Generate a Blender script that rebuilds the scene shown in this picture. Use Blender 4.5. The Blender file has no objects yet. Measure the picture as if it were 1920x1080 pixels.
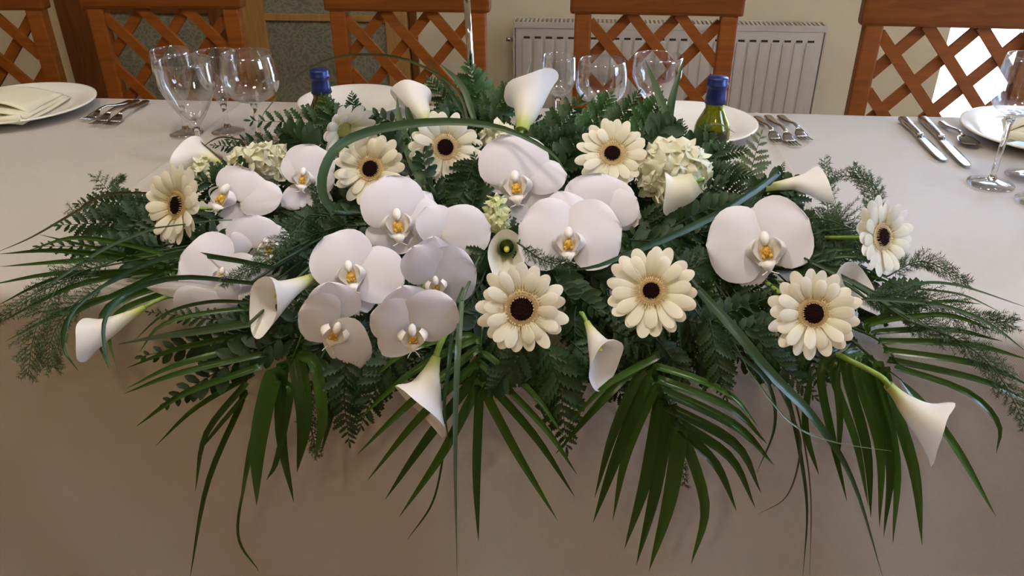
import bpy, bmesh, math, random
from mathutils import Vector, Matrix
PI = math.pi
random.seed(7)
SC = bpy.context.scene
COL = SC.collection

# ------------------------------------------------------------------ camera, world, lights, exposure
F = 1507.0                                   # focal length in pixels of a 1920 px wide frame
YAW, PITCH, ROLL = math.radians(5.0), math.radians(29.5), math.radians(-0.2)
CAM = Vector((0.07, -0.792, 1.23))
FWD = Vector((-math.sin(YAW)*math.cos(PITCH), math.cos(YAW)*math.cos(PITCH), -math.sin(PITCH)))
R0 = Vector((math.cos(YAW), math.sin(YAW), 0))
U0 = R0.cross(FWD)
RGT = R0*math.cos(ROLL) + U0*math.sin(ROLL)
UPV = RGT.cross(FWD)
cd = bpy.data.cameras.new('camera'); cd.sensor_width = 36; cd.lens = 36*F/1920; cd.clip_start = 0.02
co = bpy.data.objects.new('camera', cd); COL.objects.link(co)
co.matrix_world = Matrix(((RGT.x, UPV.x, -FWD.x, CAM.x), (RGT.y, UPV.y, -FWD.y, CAM.y), (RGT.z, UPV.z, -FWD.z, CAM.z), (0, 0, 0, 1)))
SC.camera = co
SC.view_settings.view_transform = 'Standard'; SC.view_settings.look = 'None'
SC.view_settings.gamma = 1; SC.view_settings.use_curve_mapping = False
SC.view_settings.exposure = 0.25
w = bpy.data.worlds.new('sky'); SC.world = w; w.use_nodes = True
bg = w.node_tree.nodes['Background']; bg.inputs[0].default_value = (0.50, 0.67, 1.0, 1); bg.inputs[1].default_value = 26.0

def lamp(name, loc, watt, size, col, aim=(0, 0, -1)):
    l = bpy.data.lights.new(name, 'AREA'); l.shape = 'DISK'; l.size = size; l.energy = watt; l.color = col
    o = bpy.data.objects.new(name, l); COL.objects.link(o); o.location = loc
    o.rotation_euler = Vector(aim).to_track_quat('-Z', 'Y').to_euler()
    return o
WARM = (1.0, 0.90, 0.77)
lamp('ceiling_or_fill_light', (-0.60, 0.02, 2.5), 10.5, 0.22, WARM)
lamp('ceiling_or_fill_light', (0.42, -0.05, 2.5), 9.0, 0.22, WARM)
lamp('ceiling_or_fill_light', (-1.7, 0.35, 2.5), 3, 0.22, WARM)
lamp('ceiling_or_fill_light', (-0.8, -2.2, 2.5), 12, 0.22, (1.0, 0.79, 0.48))  # added fill lamp that brightens the hanging front of the cloth
lamp('ceiling_or_fill_light', (0.9, -2.2, 2.5), 5.5, 0.22, (1.0, 0.76, 0.42))  # second added fill, for the right part of the cloth front
lamp('ceiling_or_fill_light', (1.25, 0.45, 2.5), 3, 0.22, (1.0, 0.95, 0.9))  # fill lamp added to lift the back right of the tabletop
def portal(loc, sx, sy, aim):
    l = bpy.data.lights.new('daylight_portal', 'AREA'); l.shape = 'RECTANGLE'; l.size = sx; l.size_y = sy
    l.cycles.is_portal = True
    o = bpy.data.objects.new('daylight_portal', l); COL.objects.link(o); o.location = loc
    o.rotation_euler = Vector(aim).to_track_quat('-Z', 'Z' if abs(aim[2]) < .5 else 'Y').to_euler()

# ------------------------------------------------------------------ helpers
def ray(px, py):
    return (FWD + RGT*((px-960)/F) + UPV*((540-py)/F)).normalized()
def at(px, py, Y):                           # the point seen at a pixel of the photograph, on the upright plane y = Y
    d = ray(px, py); return CAM + d*((Y-CAM.y)/d.y)
def atz(px, py, Z):                          # the same on the level plane z = Z
    d = ray(px, py); return CAM + d*((Z-CAM.z)/d.z)
def pxm(p): return (Vector(p)-CAM).dot(FWD)/F   # metres per pixel at p
def frame(p):
    t = (CAM-p).normalized(); r = (RGT - t*RGT.dot(t)).normalized(); return r, t.cross(r), t
def nrm(p, a, b):
    r, u, t = frame(p); return (t + r*a + u*b).normalized()
def basis(o, x, z):                          # matrix with origin o, x axis near x and z axis z
    z = z.normalized(); x = (x - z*x.dot(z)).normalized(); y = z.cross(x)
    return Matrix(((x.x, y.x, z.x, o.x), (x.y, y.y, z.y, o.y), (x.z, y.z, z.z, o.z), (0, 0, 0, 1)))
def ydep(py):                                # depth of the face of the flower mound by height in the picture
    pts = [(100, .34), (200, .28), (250, .23), (300, .18), (400, .09), (500, -.005), (600, -.085), (700, -.12), (800, -.125), (1080, -.09)]
    if py <= pts[0][0]: return pts[0][1]
    for (a, ya), (b, yb) in zip(pts, pts[1:]):
        if py <= b: return ya + (yb-ya)*(py-a)/(b-a)
    return pts[-1][1]
def fp(px, py, d=0): return at(px, py, ydep(py)+d)

def mesh(name, v, f, mat, smooth=True, attr=None):
    m = bpy.data.meshes.new(name); m.from_pydata([tuple(p) for p in v], [], f); m.update()
    if smooth: m.shade_smooth()
    if attr is not None:
        a = m.attributes.new('g', 'FLOAT', 'POINT'); a.data.foreach_set('value', attr)
    if mat: m.materials.append(mat)
    return m
def link(name, me, parent=None, mw=None):
    o = bpy.data.objects.new(name, me); COL.objects.link(o)
    if mw is not None: o.matrix_world = mw
    if parent is not None:
        o.parent = parent                    # parents are at their own place: keep children in world coordinates
        o.matrix_parent_inverse = PINV.get(parent.name) or Matrix()
    return o
PINV = {}
def thing(name, label, cat, loc=(0, 0, 0), group=None):
    o = bpy.data.objects.new(name, None); COL.objects.link(o); o.location = loc; o.empty_display_size = .02
    PINV[o.name] = Matrix.Translation(Vector(loc)).inverted()
    o['label'] = label; o['category'] = cat
    if group: o['group'] = group
    return o
def tag(o, label, cat, group=None):
    o['label'] = label; o['category'] = cat
    if group: o['group'] = group
    return o
def sub(name, me, parent):                   # a child of a mesh part whose own matrix is the identity
    return link(name, me, parent)
class G:                                     # collects geometry of one mesh
    def __init__(s): s.v = []; s.f = []; s.a = []
    def add(s, v, f, a=0.0):
        n = len(s.v); s.v += [Vector(p) for p in v]; s.f += [tuple(i+n for i in q) for q in f]
        s.a += (list(a) if isinstance(a, (list, tuple)) else [a]*len(v)); return s
    def box(s, lo, hi, bev=0.0):
        x0, y0, z0 = lo; x1, y1, z1 = hi
        if bev <= 0:
            return s.add([(x0,y0,z0),(x1,y0,z0),(x1,y1,z0),(x0,y1,z0),(x0,y0,z1),(x1,y0,z1),(x1,y1,z1),(x0,y1,z1)],
                         [(3,2,1,0),(4,5,6,7),(0,1,5,4),(1,2,6,5),(2,3,7,6),(3,0,4,7)])
        bm = bmesh.new(); bmesh.ops.create_cube(bm, size=1)
        for p in bm.verts: p.co = Vector(((x0+x1)/2+p.co.x*(x1-x0), (y0+y1)/2+p.co.y*(y1-y0), (z0+z1)/2+p.co.z*(z1-z0)))
        bmesh.ops.bevel(bm, geom=bm.edges[:], offset=bev, segments=2, profile=.6, affect='EDGES')
        bm.verts.index_update(); s.add([p.co.copy() for p in bm.verts], [tuple(p.index for p in q.verts) for q in bm.faces]); bm.free(); return s
    def tube(s, pts, rad, n=6, cap=True):
        pts = [Vector(p) for p in pts]; k = len(pts); vs = []; up = Vector((0.13, 0.21, 1))
        for i, p in enumerate(pts):
            t = (pts[min(i+1, k-1)]-pts[max(i-1, 0)]).normalized(); a = t.cross(up)
            if a.length < 1e-4: a = t.cross(Vector((1, 0, 0)))
            a.normalize(); b = t.cross(a); r = rad[i] if isinstance(rad, (list, tuple)) else rad
            vs += [p + a*(r*math.cos(2*PI*j/n)) + b*(r*math.sin(2*PI*j/n)) for j in range(n)]
        fs = [(i*n+j, i*n+(j+1) % n, (i+1)*n+(j+1) % n, (i+1)*n+j) for i in range(k-1) for j in range(n)]
        if cap: fs += [tuple(range(n))[::-1], tuple(range((k-1)*n, k*n))]
        return s.add(vs, fs, [i/(k-1) for i in range(k) for j in range(n)])
    def lathe(s, prof, n=32, M=None, closed=False):
        k = len(prof); vs = [Vector((r*math.cos(2*PI*j/n), r*math.sin(2*PI*j/n), z)) for r, z in prof for j in range(n)]
        if M is not None: vs = [M @ p for p in vs]
        fs = [(i*n+j, i*n+(j+1) % n, (i+1)*n+(j+1) % n, (i+1)*n+j) for i in range(k-1) for j in range(n)]
        if closed: fs += [((k-1)*n+j, (k-1)*n+(j+1) % n, (j+1) % n, j) for j in range(n)]
        else: fs += [tuple(range(n))[::-1], tuple(range((k-1)*n, k*n))]
        return s.add(vs, fs)
    def grid(s, P, A=None):                  # rows of points
        r, c = len(P), len(P[0])
        return s.add([p for row in P for p in row], [(i*c+j, i*c+j+1, (i+1)*c+j+1, (i+1)*c+j) for i in range(r-1) for j in range(c-1)],
                     [x for row in A for x in row] if A else 0.0)
    def ball(s, M, n=10, k=6, phi0=0.0, phi1=PI):
        P = [[M @ Vector((math.sin(f)*math.cos(t), math.sin(f)*math.sin(t), math.cos(f))) for t in [2*PI*j/n for j in range(n+1)]] for f in [phi0+(phi1-phi0)*i/k for i in range(k+1)]]
        return s.grid(P)
    def me(s, name, mat, smooth=True): return mesh(name, s.v, s.f, mat, smooth, s.a)
def crom(pts, n):                            # Catmull-Rom through points
    pts = [Vector(p) for p in pts]
    if len(pts) == 2: return [pts[0].lerp(pts[1], i/n) for i in range(n+1)]
    q = [pts[0]*2-pts[1]] + pts + [pts[-1]*2-pts[-2]]; out = []; m = len(pts)-1
    for i in range(n+1):
        u = i/n*m; k = min(int(u), m-1); t = u-k; a, b, c, d = q[k:k+4]
        out.append(((b*2) + (c-a)*t + (a*2-b*5+c*4-d)*t*t + (b*3-a-c*3+d)*t*t*t)*.5)
    return out

# ------------------------------------------------------------------ materials
def nt(name):
    m = bpy.data.materials.new(name); m.use_nodes = True; n = m.node_tree
    return m, n, n.nodes['Principled BSDF'], n.nodes['Material Output']
def N(n, t, **kw):
    x = n.nodes.new(t)
    for k, v in kw.items(): setattr(x, k, v)
    return x
def ramp(n, fac, stops):
    r = N(n, 'ShaderNodeValToRGB'); e = r.color_ramp.elements
    while len(e) < len(stops): e.new(.5)
    for x, (p, c) in zip(e, stops): x.position = p; x.color = (*c, 1)
    n.links.new(fac, r.inputs[0]); return r.outputs[0]
def noise(n, scale, detail=3, coord='Object', stretch=None, dist=0.0):
    tc = N(n, 'ShaderNodeTexCoord'); x = N(n, 'ShaderNodeTexNoise'); x.inputs['Scale'].default_value = scale
    x.inputs['Detail'].default_value = detail; x.inputs['Distortion'].default_value = dist
    if stretch:
        mp = N(n, 'ShaderNodeMapping'); mp.inputs['Scale'].default_value = stretch
        n.links.new(tc.outputs[coord], mp.inputs[0]); n.links.new(mp.outputs[0], x.inputs[0])
    else: n.links.new(tc.outputs[coord], x.inputs[0])
    return x.outputs['Fac']
def bump(n, b, fac, s, d=.002):
    x = N(n, 'ShaderNodeBump'); x.inputs['Strength'].default_value = s; x.inputs['Distance'].default_value = d
    n.links.new(fac, x.inputs['Height']); n.links.new(x.outputs[0], b.inputs['Normal'])
def plain(name, c, rough=.5, metal=0.0, var=.12, scale=30, bmp=0.0, stretch=None, spec=.5, coord='Object', bd=.002):
    m, n, b, o = nt(name); f = noise(n, scale, 3, coord, stretch)
    n.links.new(ramp(n, f, [(.3, tuple(x*(1-var) for x in c)), (.7, tuple(min(1, x*(1+var)) for x in c))]), b.inputs['Base Color'])
    b.inputs['Roughness'].default_value = rough; b.inputs['Metallic'].default_value = metal; b.inputs['Specular IOR Level'].default_value = spec
    if bmp: bump(n, b, f, bmp, bd)
    return m
def translucent(m, c, k):                    # thin petals and leaves let some light through
    n = m.node_tree; b = n.nodes['Principled BSDF']; o = n.nodes['Material Output']
    t = N(n, 'ShaderNodeBsdfTranslucent'); mx = N(n, 'ShaderNodeMixShader'); mx.inputs[0].default_value = k
    t.inputs[0].default_value = (*c, 1)
    n.links.new(b.outputs[0], mx.inputs[1]); n.links.new(t.outputs[0], mx.inputs[2]); n.links.new(mx.outputs[0], o.inputs[0])
    return m
def graded(name, stops, rough=.45, trans=None, k=.3, spec=.4, bmp=None):    # own colour runs along the leaf or petal
    m, n, b, o = nt(name); a = N(n, 'ShaderNodeAttribute'); a.attribute_name = 'g'
    n.links.new(ramp(n, a.outputs['Fac'], stops), b.inputs['Base Color']); b.inputs['Roughness'].default_value = rough
    b.inputs['Specular IOR Level'].default_value = spec
    if bmp: bump(n, b, noise(n, bmp[0], 3, 'Object'), bmp[1], .001)
    return translucent(m, trans, k) if trans else m
def glassmat(name, tint=(1, 1, 1), rough=0.0):
    m, n, b, o = nt(name); b.inputs['Base Color'].default_value = (*tint, 1); b.inputs['Roughness'].default_value = rough
    b.inputs['Transmission Weight'].default_value = 1.0; b.inputs['IOR'].default_value = 1.47
    return m

M_orchid = graded('orchid_petal', [(0, (.82, .80, .80)), (.25, (.85, .83, .93)), (1, (.86, .84, .94))], .42, (.8, .8, .85), .18, .35, (180, .08))
M_lip = plain('orchid_lip', (.86, .82, .80), .4, var=.05)
M_callus = plain('orchid_callus', (.70, .38, .05), .5, var=.55, scale=420)
M_gerb = graded('gerbera_petal', [(0, (.78, .70, .42)), (.3, (.88, .84, .68)), (1, (.92, .88, .78))], .5, (.85, .8, .62), .22, .3)
M_floret = graded('gerbera_floret', [(0, (.34, .20, .07)), (.5, (.62, .48, .26)), (1, (.84, .76, .56))], .7)
M_eye = plain('gerbera_eye', (.016, .004, .004), .8, var=.5, scale=500, bmp=.6, spec=.1)
M_eyeg = plain('gerbera_green_eye', (.55, .50, .10), .7, var=.3, scale=500, bmp=.6)
M_calla = graded('calla_spathe', [(0, (.36, .46, .06)), (.16, (.55, .60, .18)), (.38, (.84, .82, .66)), (.6, (.88, .85, .82)), (1, (.90, .87, .86))], .4, (.82, .78, .7), .22, .4)
M_callag = graded('calla_green_throat', [(0, (.16, .24, .03)), (.35, (.28, .36, .08)), (.55, (.78, .76, .62)), (1, (.88, .85, .82))], .4, (.8, .78, .7), .2, .4)
M_callac = graded('calla_cream_spathe', [(0, (.72, .72, .46)), (.35, (.84, .81, .62)), (1, (.90, .87, .76))], .45, (.82, .78, .62), .22, .35)
M_spadix = plain('calla_spadix', (.62, .55, .10), .7, var=.3, scale=600, bmp=.5)
M_stem = plain('green_stem', (.20, .32, .05), .45, var=.25, scale=60, stretch=(1, 1, 1))
M_hyd = graded('hydrangea_petal', [(0, (.70, .74, .42)), (.4, (.82, .82, .64)), (1, (.88, .86, .72))], .55, (.8, .8, .55), .25, .3)
M_hydg = graded('hydrangea_green_petal', [(0, (.52, .58, .22)), (.5, (.72, .74, .42)), (1, (.80, .80, .55))], .55, (.7, .75, .4), .25, .3)
def leafm(name, a, b, rough=.35, tr=.10, spec=.35): return graded(name, [(0, a), (1, b)], rough, tuple(x*2.2 for x in b), tr, spec, (90, .25))
M_fern = [leafm('fern_leaf', (.012, .034, .010), (.022, .062, .016), .40), leafm('fern_leaf_mid', (.018, .050, .014), (.032, .085, .020), .38),
          leafm('fern_leaf_bright', (.026, .075, .020), (.045, .120, .030), .40)]
M_fernback = leafm('fern_leaf_underside', (.13, .17, .09), (.17, .21, .12), .6)
M_palm = [leafm('palm_leaf', (.018, .052, .008), (.034, .090, .014), .27, .15), leafm('palm_leaf_light', (.030, .080, .012), (.055, .135, .022), .25, .15)]
M_grass = [leafm('grass_blade', (.020, .050, .020), (.038, .085, .030), .42, .1), leafm('grass_blade_pale', (.07, .12, .06), (.11, .17, .09), .35, .1), leafm('grass_blade_dry', (.06, .065, .025), (.10, .10, .04), .5, .1)]
M_asp = leafm('asparagus_needle', (.030, .065, .024), (.050, .095, .036), .5, .1)
M_foam = plain('floral_foam', (.012, .035, .014), .95, var=.4, scale=200, bmp=.6)
M_tray = plain('green_plastic', (.02, .07, .03), .35)

def clothmat(name, c):
    m, n, b, o = nt(name); b.inputs['Roughness'].default_value = .6; b.inputs['Sheen Weight'].default_value = .15
    tc = N(n, 'ShaderNodeTexCoord'); wv = []
    for ax in ('X', 'Z'):
        x = N(n, 'ShaderNodeTexWave', bands_direction=ax if ax == 'X' else 'DIAGONAL'); x.inputs['Scale'].default_value = 240; x.inputs['Distortion'].default_value = .6
        n.links.new(tc.outputs['Object'], x.inputs[0]); wv.append(x.outputs['Fac'])
    ad = N(n, 'ShaderNodeMath', operation='ADD'); n.links.new(wv[0], ad.inputs[0]); n.links.new(wv[1], ad.inputs[1])
    f = noise(n, 7, 5, dist=.8); mu = N(n, 'ShaderNodeMath', operation='MULTIPLY_ADD'); mu.inputs[1].default_value = 16.0
    n.links.new(f, mu.inputs[0]); n.links.new(ad.outputs[0], mu.inputs[2]); bump(n, b, mu.outputs[0], .35, .0012)
    n.links.new(ramp(n, f, [(.3, tuple(x*.96 for x in c)), (.7, c)]), b.inputs['Base Color'])
    return m
M_cloth = clothmat('white_linen', (.53, .485, .43))
M_napkin = clothmat('cream_linen', (.84, .79, .60))
def woodmat(name, a, b_, st):
    m, n, b, o = nt(name); f = noise(n, 9, 6, 'Object', st, .6)
    c = ramp(n, f, [(.28, a), (.5, tuple((x+y)/2 for x, y in zip(a, b_))), (.72, b_)]); n.links.new(c, b.inputs['Base Color'])
    b.inputs['Roughness'].default_value = .42; b.inputs['Specular IOR Level'].default_value = .25; bump(n, b, f, .12, .001); return m
M_wood = woodmat('orange_beech', (.185, .050, .006), (.29, .085, .012), (1, 1, 8))
M_woodh = woodmat('orange_beech_rail_shaded', (.145, .038, .004), (.215, .060, .008), (1.2, 8, 8))  # sideways grain, darkened to paint in the shade on the rail front
M_door = woodmat('brown_door_wood', (.13, .042, .010), (.20, .070, .018), (9, 9, 1))
M_doorl = woodmat('lit_door_wood', (.36, .19, .055), (.46, .25, .08), (9, 9, 1))  # same door wood lightened, the light it catches put into the colour
M_seat = plain('seat_fabric', (.20, .03, .03), .8, var=.2, scale=80)
M_wall = plain('beige_wall', (.70, .60, .41), .85, var=.03, scale=14, bmp=.06)
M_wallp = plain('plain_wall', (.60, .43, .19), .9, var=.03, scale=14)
M_ceil = plain('white_ceiling', (.72, .70, .66), .9, var=.02)
M_floor = plain('brown_carpet', (.16, .09, .06), .95, var=.3, scale=120, bmp=.3)
M_rad = plain('radiator_enamel', (.56, .50, .42), .35, var=.02)
M_dark = plain('shade_black', (.03, .028, .025), .8)  # near-black painted in place of shade on the radiator
M_white = plain('white_frame', (.80, .80, .80), .4, var=.02)
M_china = plain('white_china', (.84, .82, .76), .16, var=.02)
M_steel = plain('cutlery_steel', (.42, .40, .38), .22, 1.0, var=.06)
M_chrome = plain('chrome', (.62, .62, .62), .08, 1.0, var=.02)
M_shade = translucent(plain('lamp_shade', (.78, .72, .58), .8, var=.03), (.8, .72, .55), .4)
def thinglass(name):
    m, n, b, o = nt(name); n.nodes.remove(b)
    t = N(n, 'ShaderNodeBsdfTransparent'); t.inputs[0].default_value = (.965, .965, .965, 1)
    gl = N(n, 'ShaderNodeBsdfGlossy'); gl.inputs['Roughness'].default_value = .03
    lw = N(n, 'ShaderNodeLayerWeight'); lw.inputs['Blend'].default_value = .28
    mp = N(n, 'ShaderNodeMapRange'); mp.inputs['To Min'].default_value = .05; mp.inputs['To Max'].default_value = .8
    mx = N(n, 'ShaderNodeMixShader'); n.links.new(lw.outputs['Facing'], mp.inputs['Value']); n.links.new(mp.outputs[0], mx.inputs[0])
    n.links.new(t.outputs[0], mx.inputs[1]); n.links.new(gl.outputs[0], mx.inputs[2]); n.links.new(mx.outputs[0], o.inputs[0]); return m
M_glass = thinglass('clear_glass')
M_stemglass = glassmat('clear_stem_glass')
M_bottle = glassmat('green_bottle_glass', (.34, .36, .06), .02)
M_wine = plain('green_wine_shadow', (.05, .06, .01), .3)
M_foil = plain('blue_foil', (.012, .025, .13), .36, .35, var=.25, scale=60, bmp=.2)
M_pane = glassmat('window_glass')
M_paving = plain('pale_paving', (.62, .60, .56), .9, var=.1, scale=6)
def etched():
    m, n, b, o = nt('etched_glass'); b.inputs['Roughness'].default_value = .45
    tc = N(n, 'ShaderNodeTexCoord'); v = N(n, 'ShaderNodeTexVoronoi', feature='DISTANCE_TO_EDGE'); v.inputs['Scale'].default_value = 48
    nz = N(n, 'ShaderNodeTexNoise'); nz.inputs['Scale'].default_value = 9; mx = N(n, 'ShaderNodeMix', data_type='RGBA'); mx.inputs[0].default_value = .2
    n.links.new(tc.outputs['Object'], nz.inputs[0]); n.links.new(tc.outputs['Object'], mx.inputs['A']); n.links.new(nz.outputs['Color'], mx.inputs['B'])
    n.links.new(mx.outputs['Result'], v.inputs[0])
    n.links.new(ramp(n, v.outputs['Distance'], [(.0, (.31, .30, .21)), (.08, (.25, .24, .165)), (.2, (.19, .185, .125))]), b.inputs['Base Color'])
    bump(n, b, v.outputs['Distance'], .3, .003); return m
M_etch = etched()

def lthing(name, label, cat, loc, rz=0.0, group=None):      # children in local coordinates
    o = thing(name, label, cat, loc, group); PINV.pop(o.name); o.rotation_euler = (0, 0, rz); return o
def struct(name, me, parent=None):
    o = link(name, me, parent)
    if parent is None: o['kind'] = 'structure'
    return o
def bx(name, lo, hi, mat, parent=None, bev=0.0, smooth=False):
    return link(name, G().box(lo, hi, bev).me(name, mat, smooth), parent)

# ------------------------------------------------------------------ room
WY = 2.35                                     # face of the back wall
XD = atz(1742, 215, .27).x; XD = at(1765, 120, WY).x      # left edge of the bright doorway
DW = 1.05
struct('floor', G().box((-3.2, -3.4, -.1), (3.2, WY+.2, 0)).me('floor', M_floor, False))
struct('ceiling', G().box((-3.2, -3.4, 2.6), (3.2, WY+.2, 2.7)).me('ceiling', M_ceil, False))
g = G().box((-3.2, WY, 0), (XD, WY+.2, 2.6)).box((XD, WY, 2.4), (XD+DW, WY+.2, 2.6)).box((XD+DW, WY, 0), (3.2, WY+.2, 2.6))
struct('wall_back', g.me('wall_back', M_wall, False))
struct('wall_left', G().box((-3.2, -3.4, 0), (-3.0, WY, 2.6)).me('wall_left', M_wallp, False))
struct('wall_front', G().box((-3.0, -3.4, 0), (3.0, -3.2, 2.6)).me('wall_front', M_wallp, False))
RX = 2.62
g = G().box((RX, -3.2, 0), (RX+.2, WY, .8)).box((RX, -3.2, 2.25), (RX+.2, WY, 2.6)).box((RX, -3.2, .8), (RX+.2, -.75, 2.25)).box((RX, .2, .8), (RX+.2, WY, 2.25))
struct('wall_right', g.me('wall_right', M_wallp, False))
# glazed garden door in the back wall, overexposed daylight beyond
dr = struct('door_1', G().box((XD, WY+.05, 0), (XD+.022, WY+.1, 2.4)).box((XD+DW-.06, WY+.05, 0), (XD+DW, WY+.1, 2.4)).box((XD+.022, WY+.05, 2.34), (XD+DW-.06, WY+.1, 2.4)).box((XD+.022, WY+.05, 0), (XD+DW-.06, WY+.1, .05)).me('door_1', M_white, False))
link('pane', G().box((XD+.022, WY+.07, .05), (XD+DW-.06, WY+.076, 2.34)).me('pane', M_pane, False), dr)
portal((XD+DW/2, WY+.22, 1.2), DW, 2.4, (0, -1, 0))
W0, W1 = -.75, .2
wm = (W0+W1)/2
wd = struct('window_1', G().box((RX+.05, W0, .8), (RX+.1, W0+.06, 2.25)).box((RX+.05, W1-.06, .8), (RX+.1, W1, 2.25)).box((RX+.05, W0+.06, .8), (RX+.1, W1-.06, .86)).box((RX+.05, W0+.06, 2.19), (RX+.1, W1-.06, 2.25)).box((RX+.05, wm-.03, .86), (RX+.1, wm+.03, 2.19)).me('window_1', M_white, False))
link('pane', G().box((RX+.07, W0+.06, .86), (RX+.076, wm-.03, 2.19)).me('pane', M_pane, False), wd)
link('pane', G().box((RX+.07, wm+.03, .86), (RX+.076, W1-.06, 2.19)).me('pane', M_pane, False), wd)
portal((RX+.22, wm, 1.52), W1-W0, 1.45, (-1, 0, 0))
struct('ground_outside', G().box((-30, -30, -.2), (30, 30, -.11)).me('ground_outside', M_paving, False))
bd = struct('baseboard_back', G().box((-2.0, WY-.015, 0), (XD, WY, .09), .004).me('baseboard_back', M_white, False))

# wooden double door with etched panes, standing a little proud of the wall
xa, xb, xc, xe = at(128, 30, WY-.05).x, at(456, 60, WY-.05).x, at(459, 60, WY-.05).x, at(764, 60, WY-.05).x
def leaf(name, x0, x1, mat, sw, zb):
    g = G(); zt = 2.05; y0, y1 = WY-.05, WY-.006
    g.box((x0, y0, .01), (x0+sw, y1, zt), .004).box((x1-sw, y0, .01), (x1, y1, zt), .004)
    for a, b in ((.01, .2), (zb, zb+.025), (1.25, 1.29), (zt-.11, zt)): g.box((x0+sw, y0+.004, a), (x1-sw, y1, b), .003)
    d = struct(name, g.me(name, mat, False))
    for a, b in ((.2, zb), (zb+.025, 1.25), (1.29, zt-.11)):
        link('pane', G().box((x0+sw, y0+.018, a), (x1-sw, y0+.026, b)).me('pane', M_etch, False), d)
    h = G().tube([(x1-sw*.5, y0, .98), (x1-sw*.5, y0-.04, .98), (x1-sw*.5-.09, y0-.042, .98)], .008, 8)
    link('handle', h.me('handle', M_chrome), d); return d
zmid = at(560, 40, WY-.05).z
leaf('door_2', xa, xb, M_door, .13, zmid+.02)
leaf('door_3', xc, xe, M_doorl, .085, zmid)
t1 = G().box((xa-.06, WY-.03, 0), (xa-.004, WY, 2.12), .005).box((xe+.004, WY-.03, 0), (xe+.03, WY, 2.12), .005).box((xa-.004, WY-.03, 2.06), (xe+.004, WY, 2.12), .005)
struct('trim_1', t1.me('trim_1', M_door, False))

# radiator
RY = WY-.13
xr0, xr1 = at(962, 50, RY).x, at(1553, 50, RY).x; zr = at(1250, 47, RY).z; z0 = zr-.5
rad = thing('radiator', 'long white panel radiator with ribbed front on the beige back wall', 'radiator', ((xr0+xr1)/2, RY+.05, z0))
bx('body', (xr0+.01, RY+.012, z0), (xr1-.01, RY+.085, zr-.012), M_rad, rad, .004)
fr = bx('front_panel', (xr0+.008, RY, z0), (xr1-.008, RY+.014, zr-.004), M_rad, rad, .006, True)
n = 26; pit = (xr1-xr0-.06)/n; zd = at(1250, 74, RY).z
rib = G().box((-pit*.40, -.0045, z0+.03), (pit*.40, .002, zd-.006), .002).me('rib', M_rad)
rib_shade = G().box((-pit*.28, -.001, -.0035), (pit*.28, .003, .0035)).me('rib_shade', M_dark, False)  # dark bars standing in for the shadow at each rib top
for i in range(n):
    x = xr0+.03+pit*(i+.5)
    o = link('rib', rib, fr); o.location = (x, RY, 0); o.matrix_parent_inverse = Matrix()
    o = link('rib_shade', rib_shade, fr); o.location = (x, RY-.0006, zd)
gr = G(); k = int((xr1-xr0-.03)/.0155)
gr.box((xr0+.004, RY-.003, zr-.018), (xr1-.004, RY+.004, zr+.004), .002).box((xr0+.004, RY+.08, zr-.018), (xr1-.004, RY+.087, zr+.004), .002)
for i in range(k):
    x = xr0+.02+i*(xr1-xr0-.04)/(k-1); gr.box((x-.0042, RY+.004, zr-.004), (x+.0042, RY+.08, zr+.002))
o = link('top_grille', gr.me('top_grille', M_rad, False), rad); o['kind'] = 'stuff'
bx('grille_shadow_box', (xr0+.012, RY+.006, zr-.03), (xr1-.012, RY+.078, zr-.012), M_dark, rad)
for x in (xr0, xr1-.006): bx('side_cover', (x, RY-.002, z0+.01), (x+.006, RY+.088, zr+.003), M_rad, rad, .002)
link('valve', G().tube([(xr0-.005, RY+.05, zr-.07), (xr0-.03, RY+.05, zr-.07)], .009, 10).me('valve', M_chrome), rad)
for x in (xr0+.2, xr1-.2): bx('bracket', (x-.02, RY+.083, z0+.1), (x+.02, WY-.002, zr-.08), M_rad, rad)
link('pipe', G().tube([(xr0+.06, RY+.05, z0+.01), (xr0+.06, RY+.05, .002)], .008, 8).me('pipe', M_rad), rad)

# ------------------------------------------------------------------ chairs with lattice backs
CW, CZR, CY = .40, .838, 1.30
def lattice(x0, x1, za, zb, fam, wd, y0):
    out = []; px_, sl = .1185, .068/.0593; h = zb-za
    for k in range(-8, 9):
        xt = (k+.5)*px_                       # on the top rail
        a, b = Vector((xt, 0, zb)), Vector((xt + fam*h/sl, 0, za))
        t0, t1 = 0.0, 1.0; dx = b.x-a.x
        for lim, s in ((x0, 1), (x1, -1)):
            da, db = s*(a.x-lim), s*(b.x-lim)
            if da < 0 and db < 0: t0 = 2
            elif da < 0: t0 = max(t0, da/(da-db))
            elif db < 0: t1 = min(t1, da/(da-db))
        if t1-t0 < .12: continue
        p, q = a.lerp(b, t0), a.lerp(b, t1); d = (q-p).normalized(); nn = Vector((-d.z, 0, d.x))*wd/2
        p -= d*.006; q += d*.006
        vs = [p+nn, p-nn, q-nn, q+nn]; vv = [v+Vector((0, y0, 0)) for v in vs] + [v+Vector((0, y0+.011, 0)) for v in vs]
        out.append(mesh('lattice_strip', vv, [(0,1,2,3),(7,6,5,4),(0,4,5,1),(1,5,6,2),(2,6,7,3),(3,7,4,0)], M_wood, False))
    return out
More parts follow.
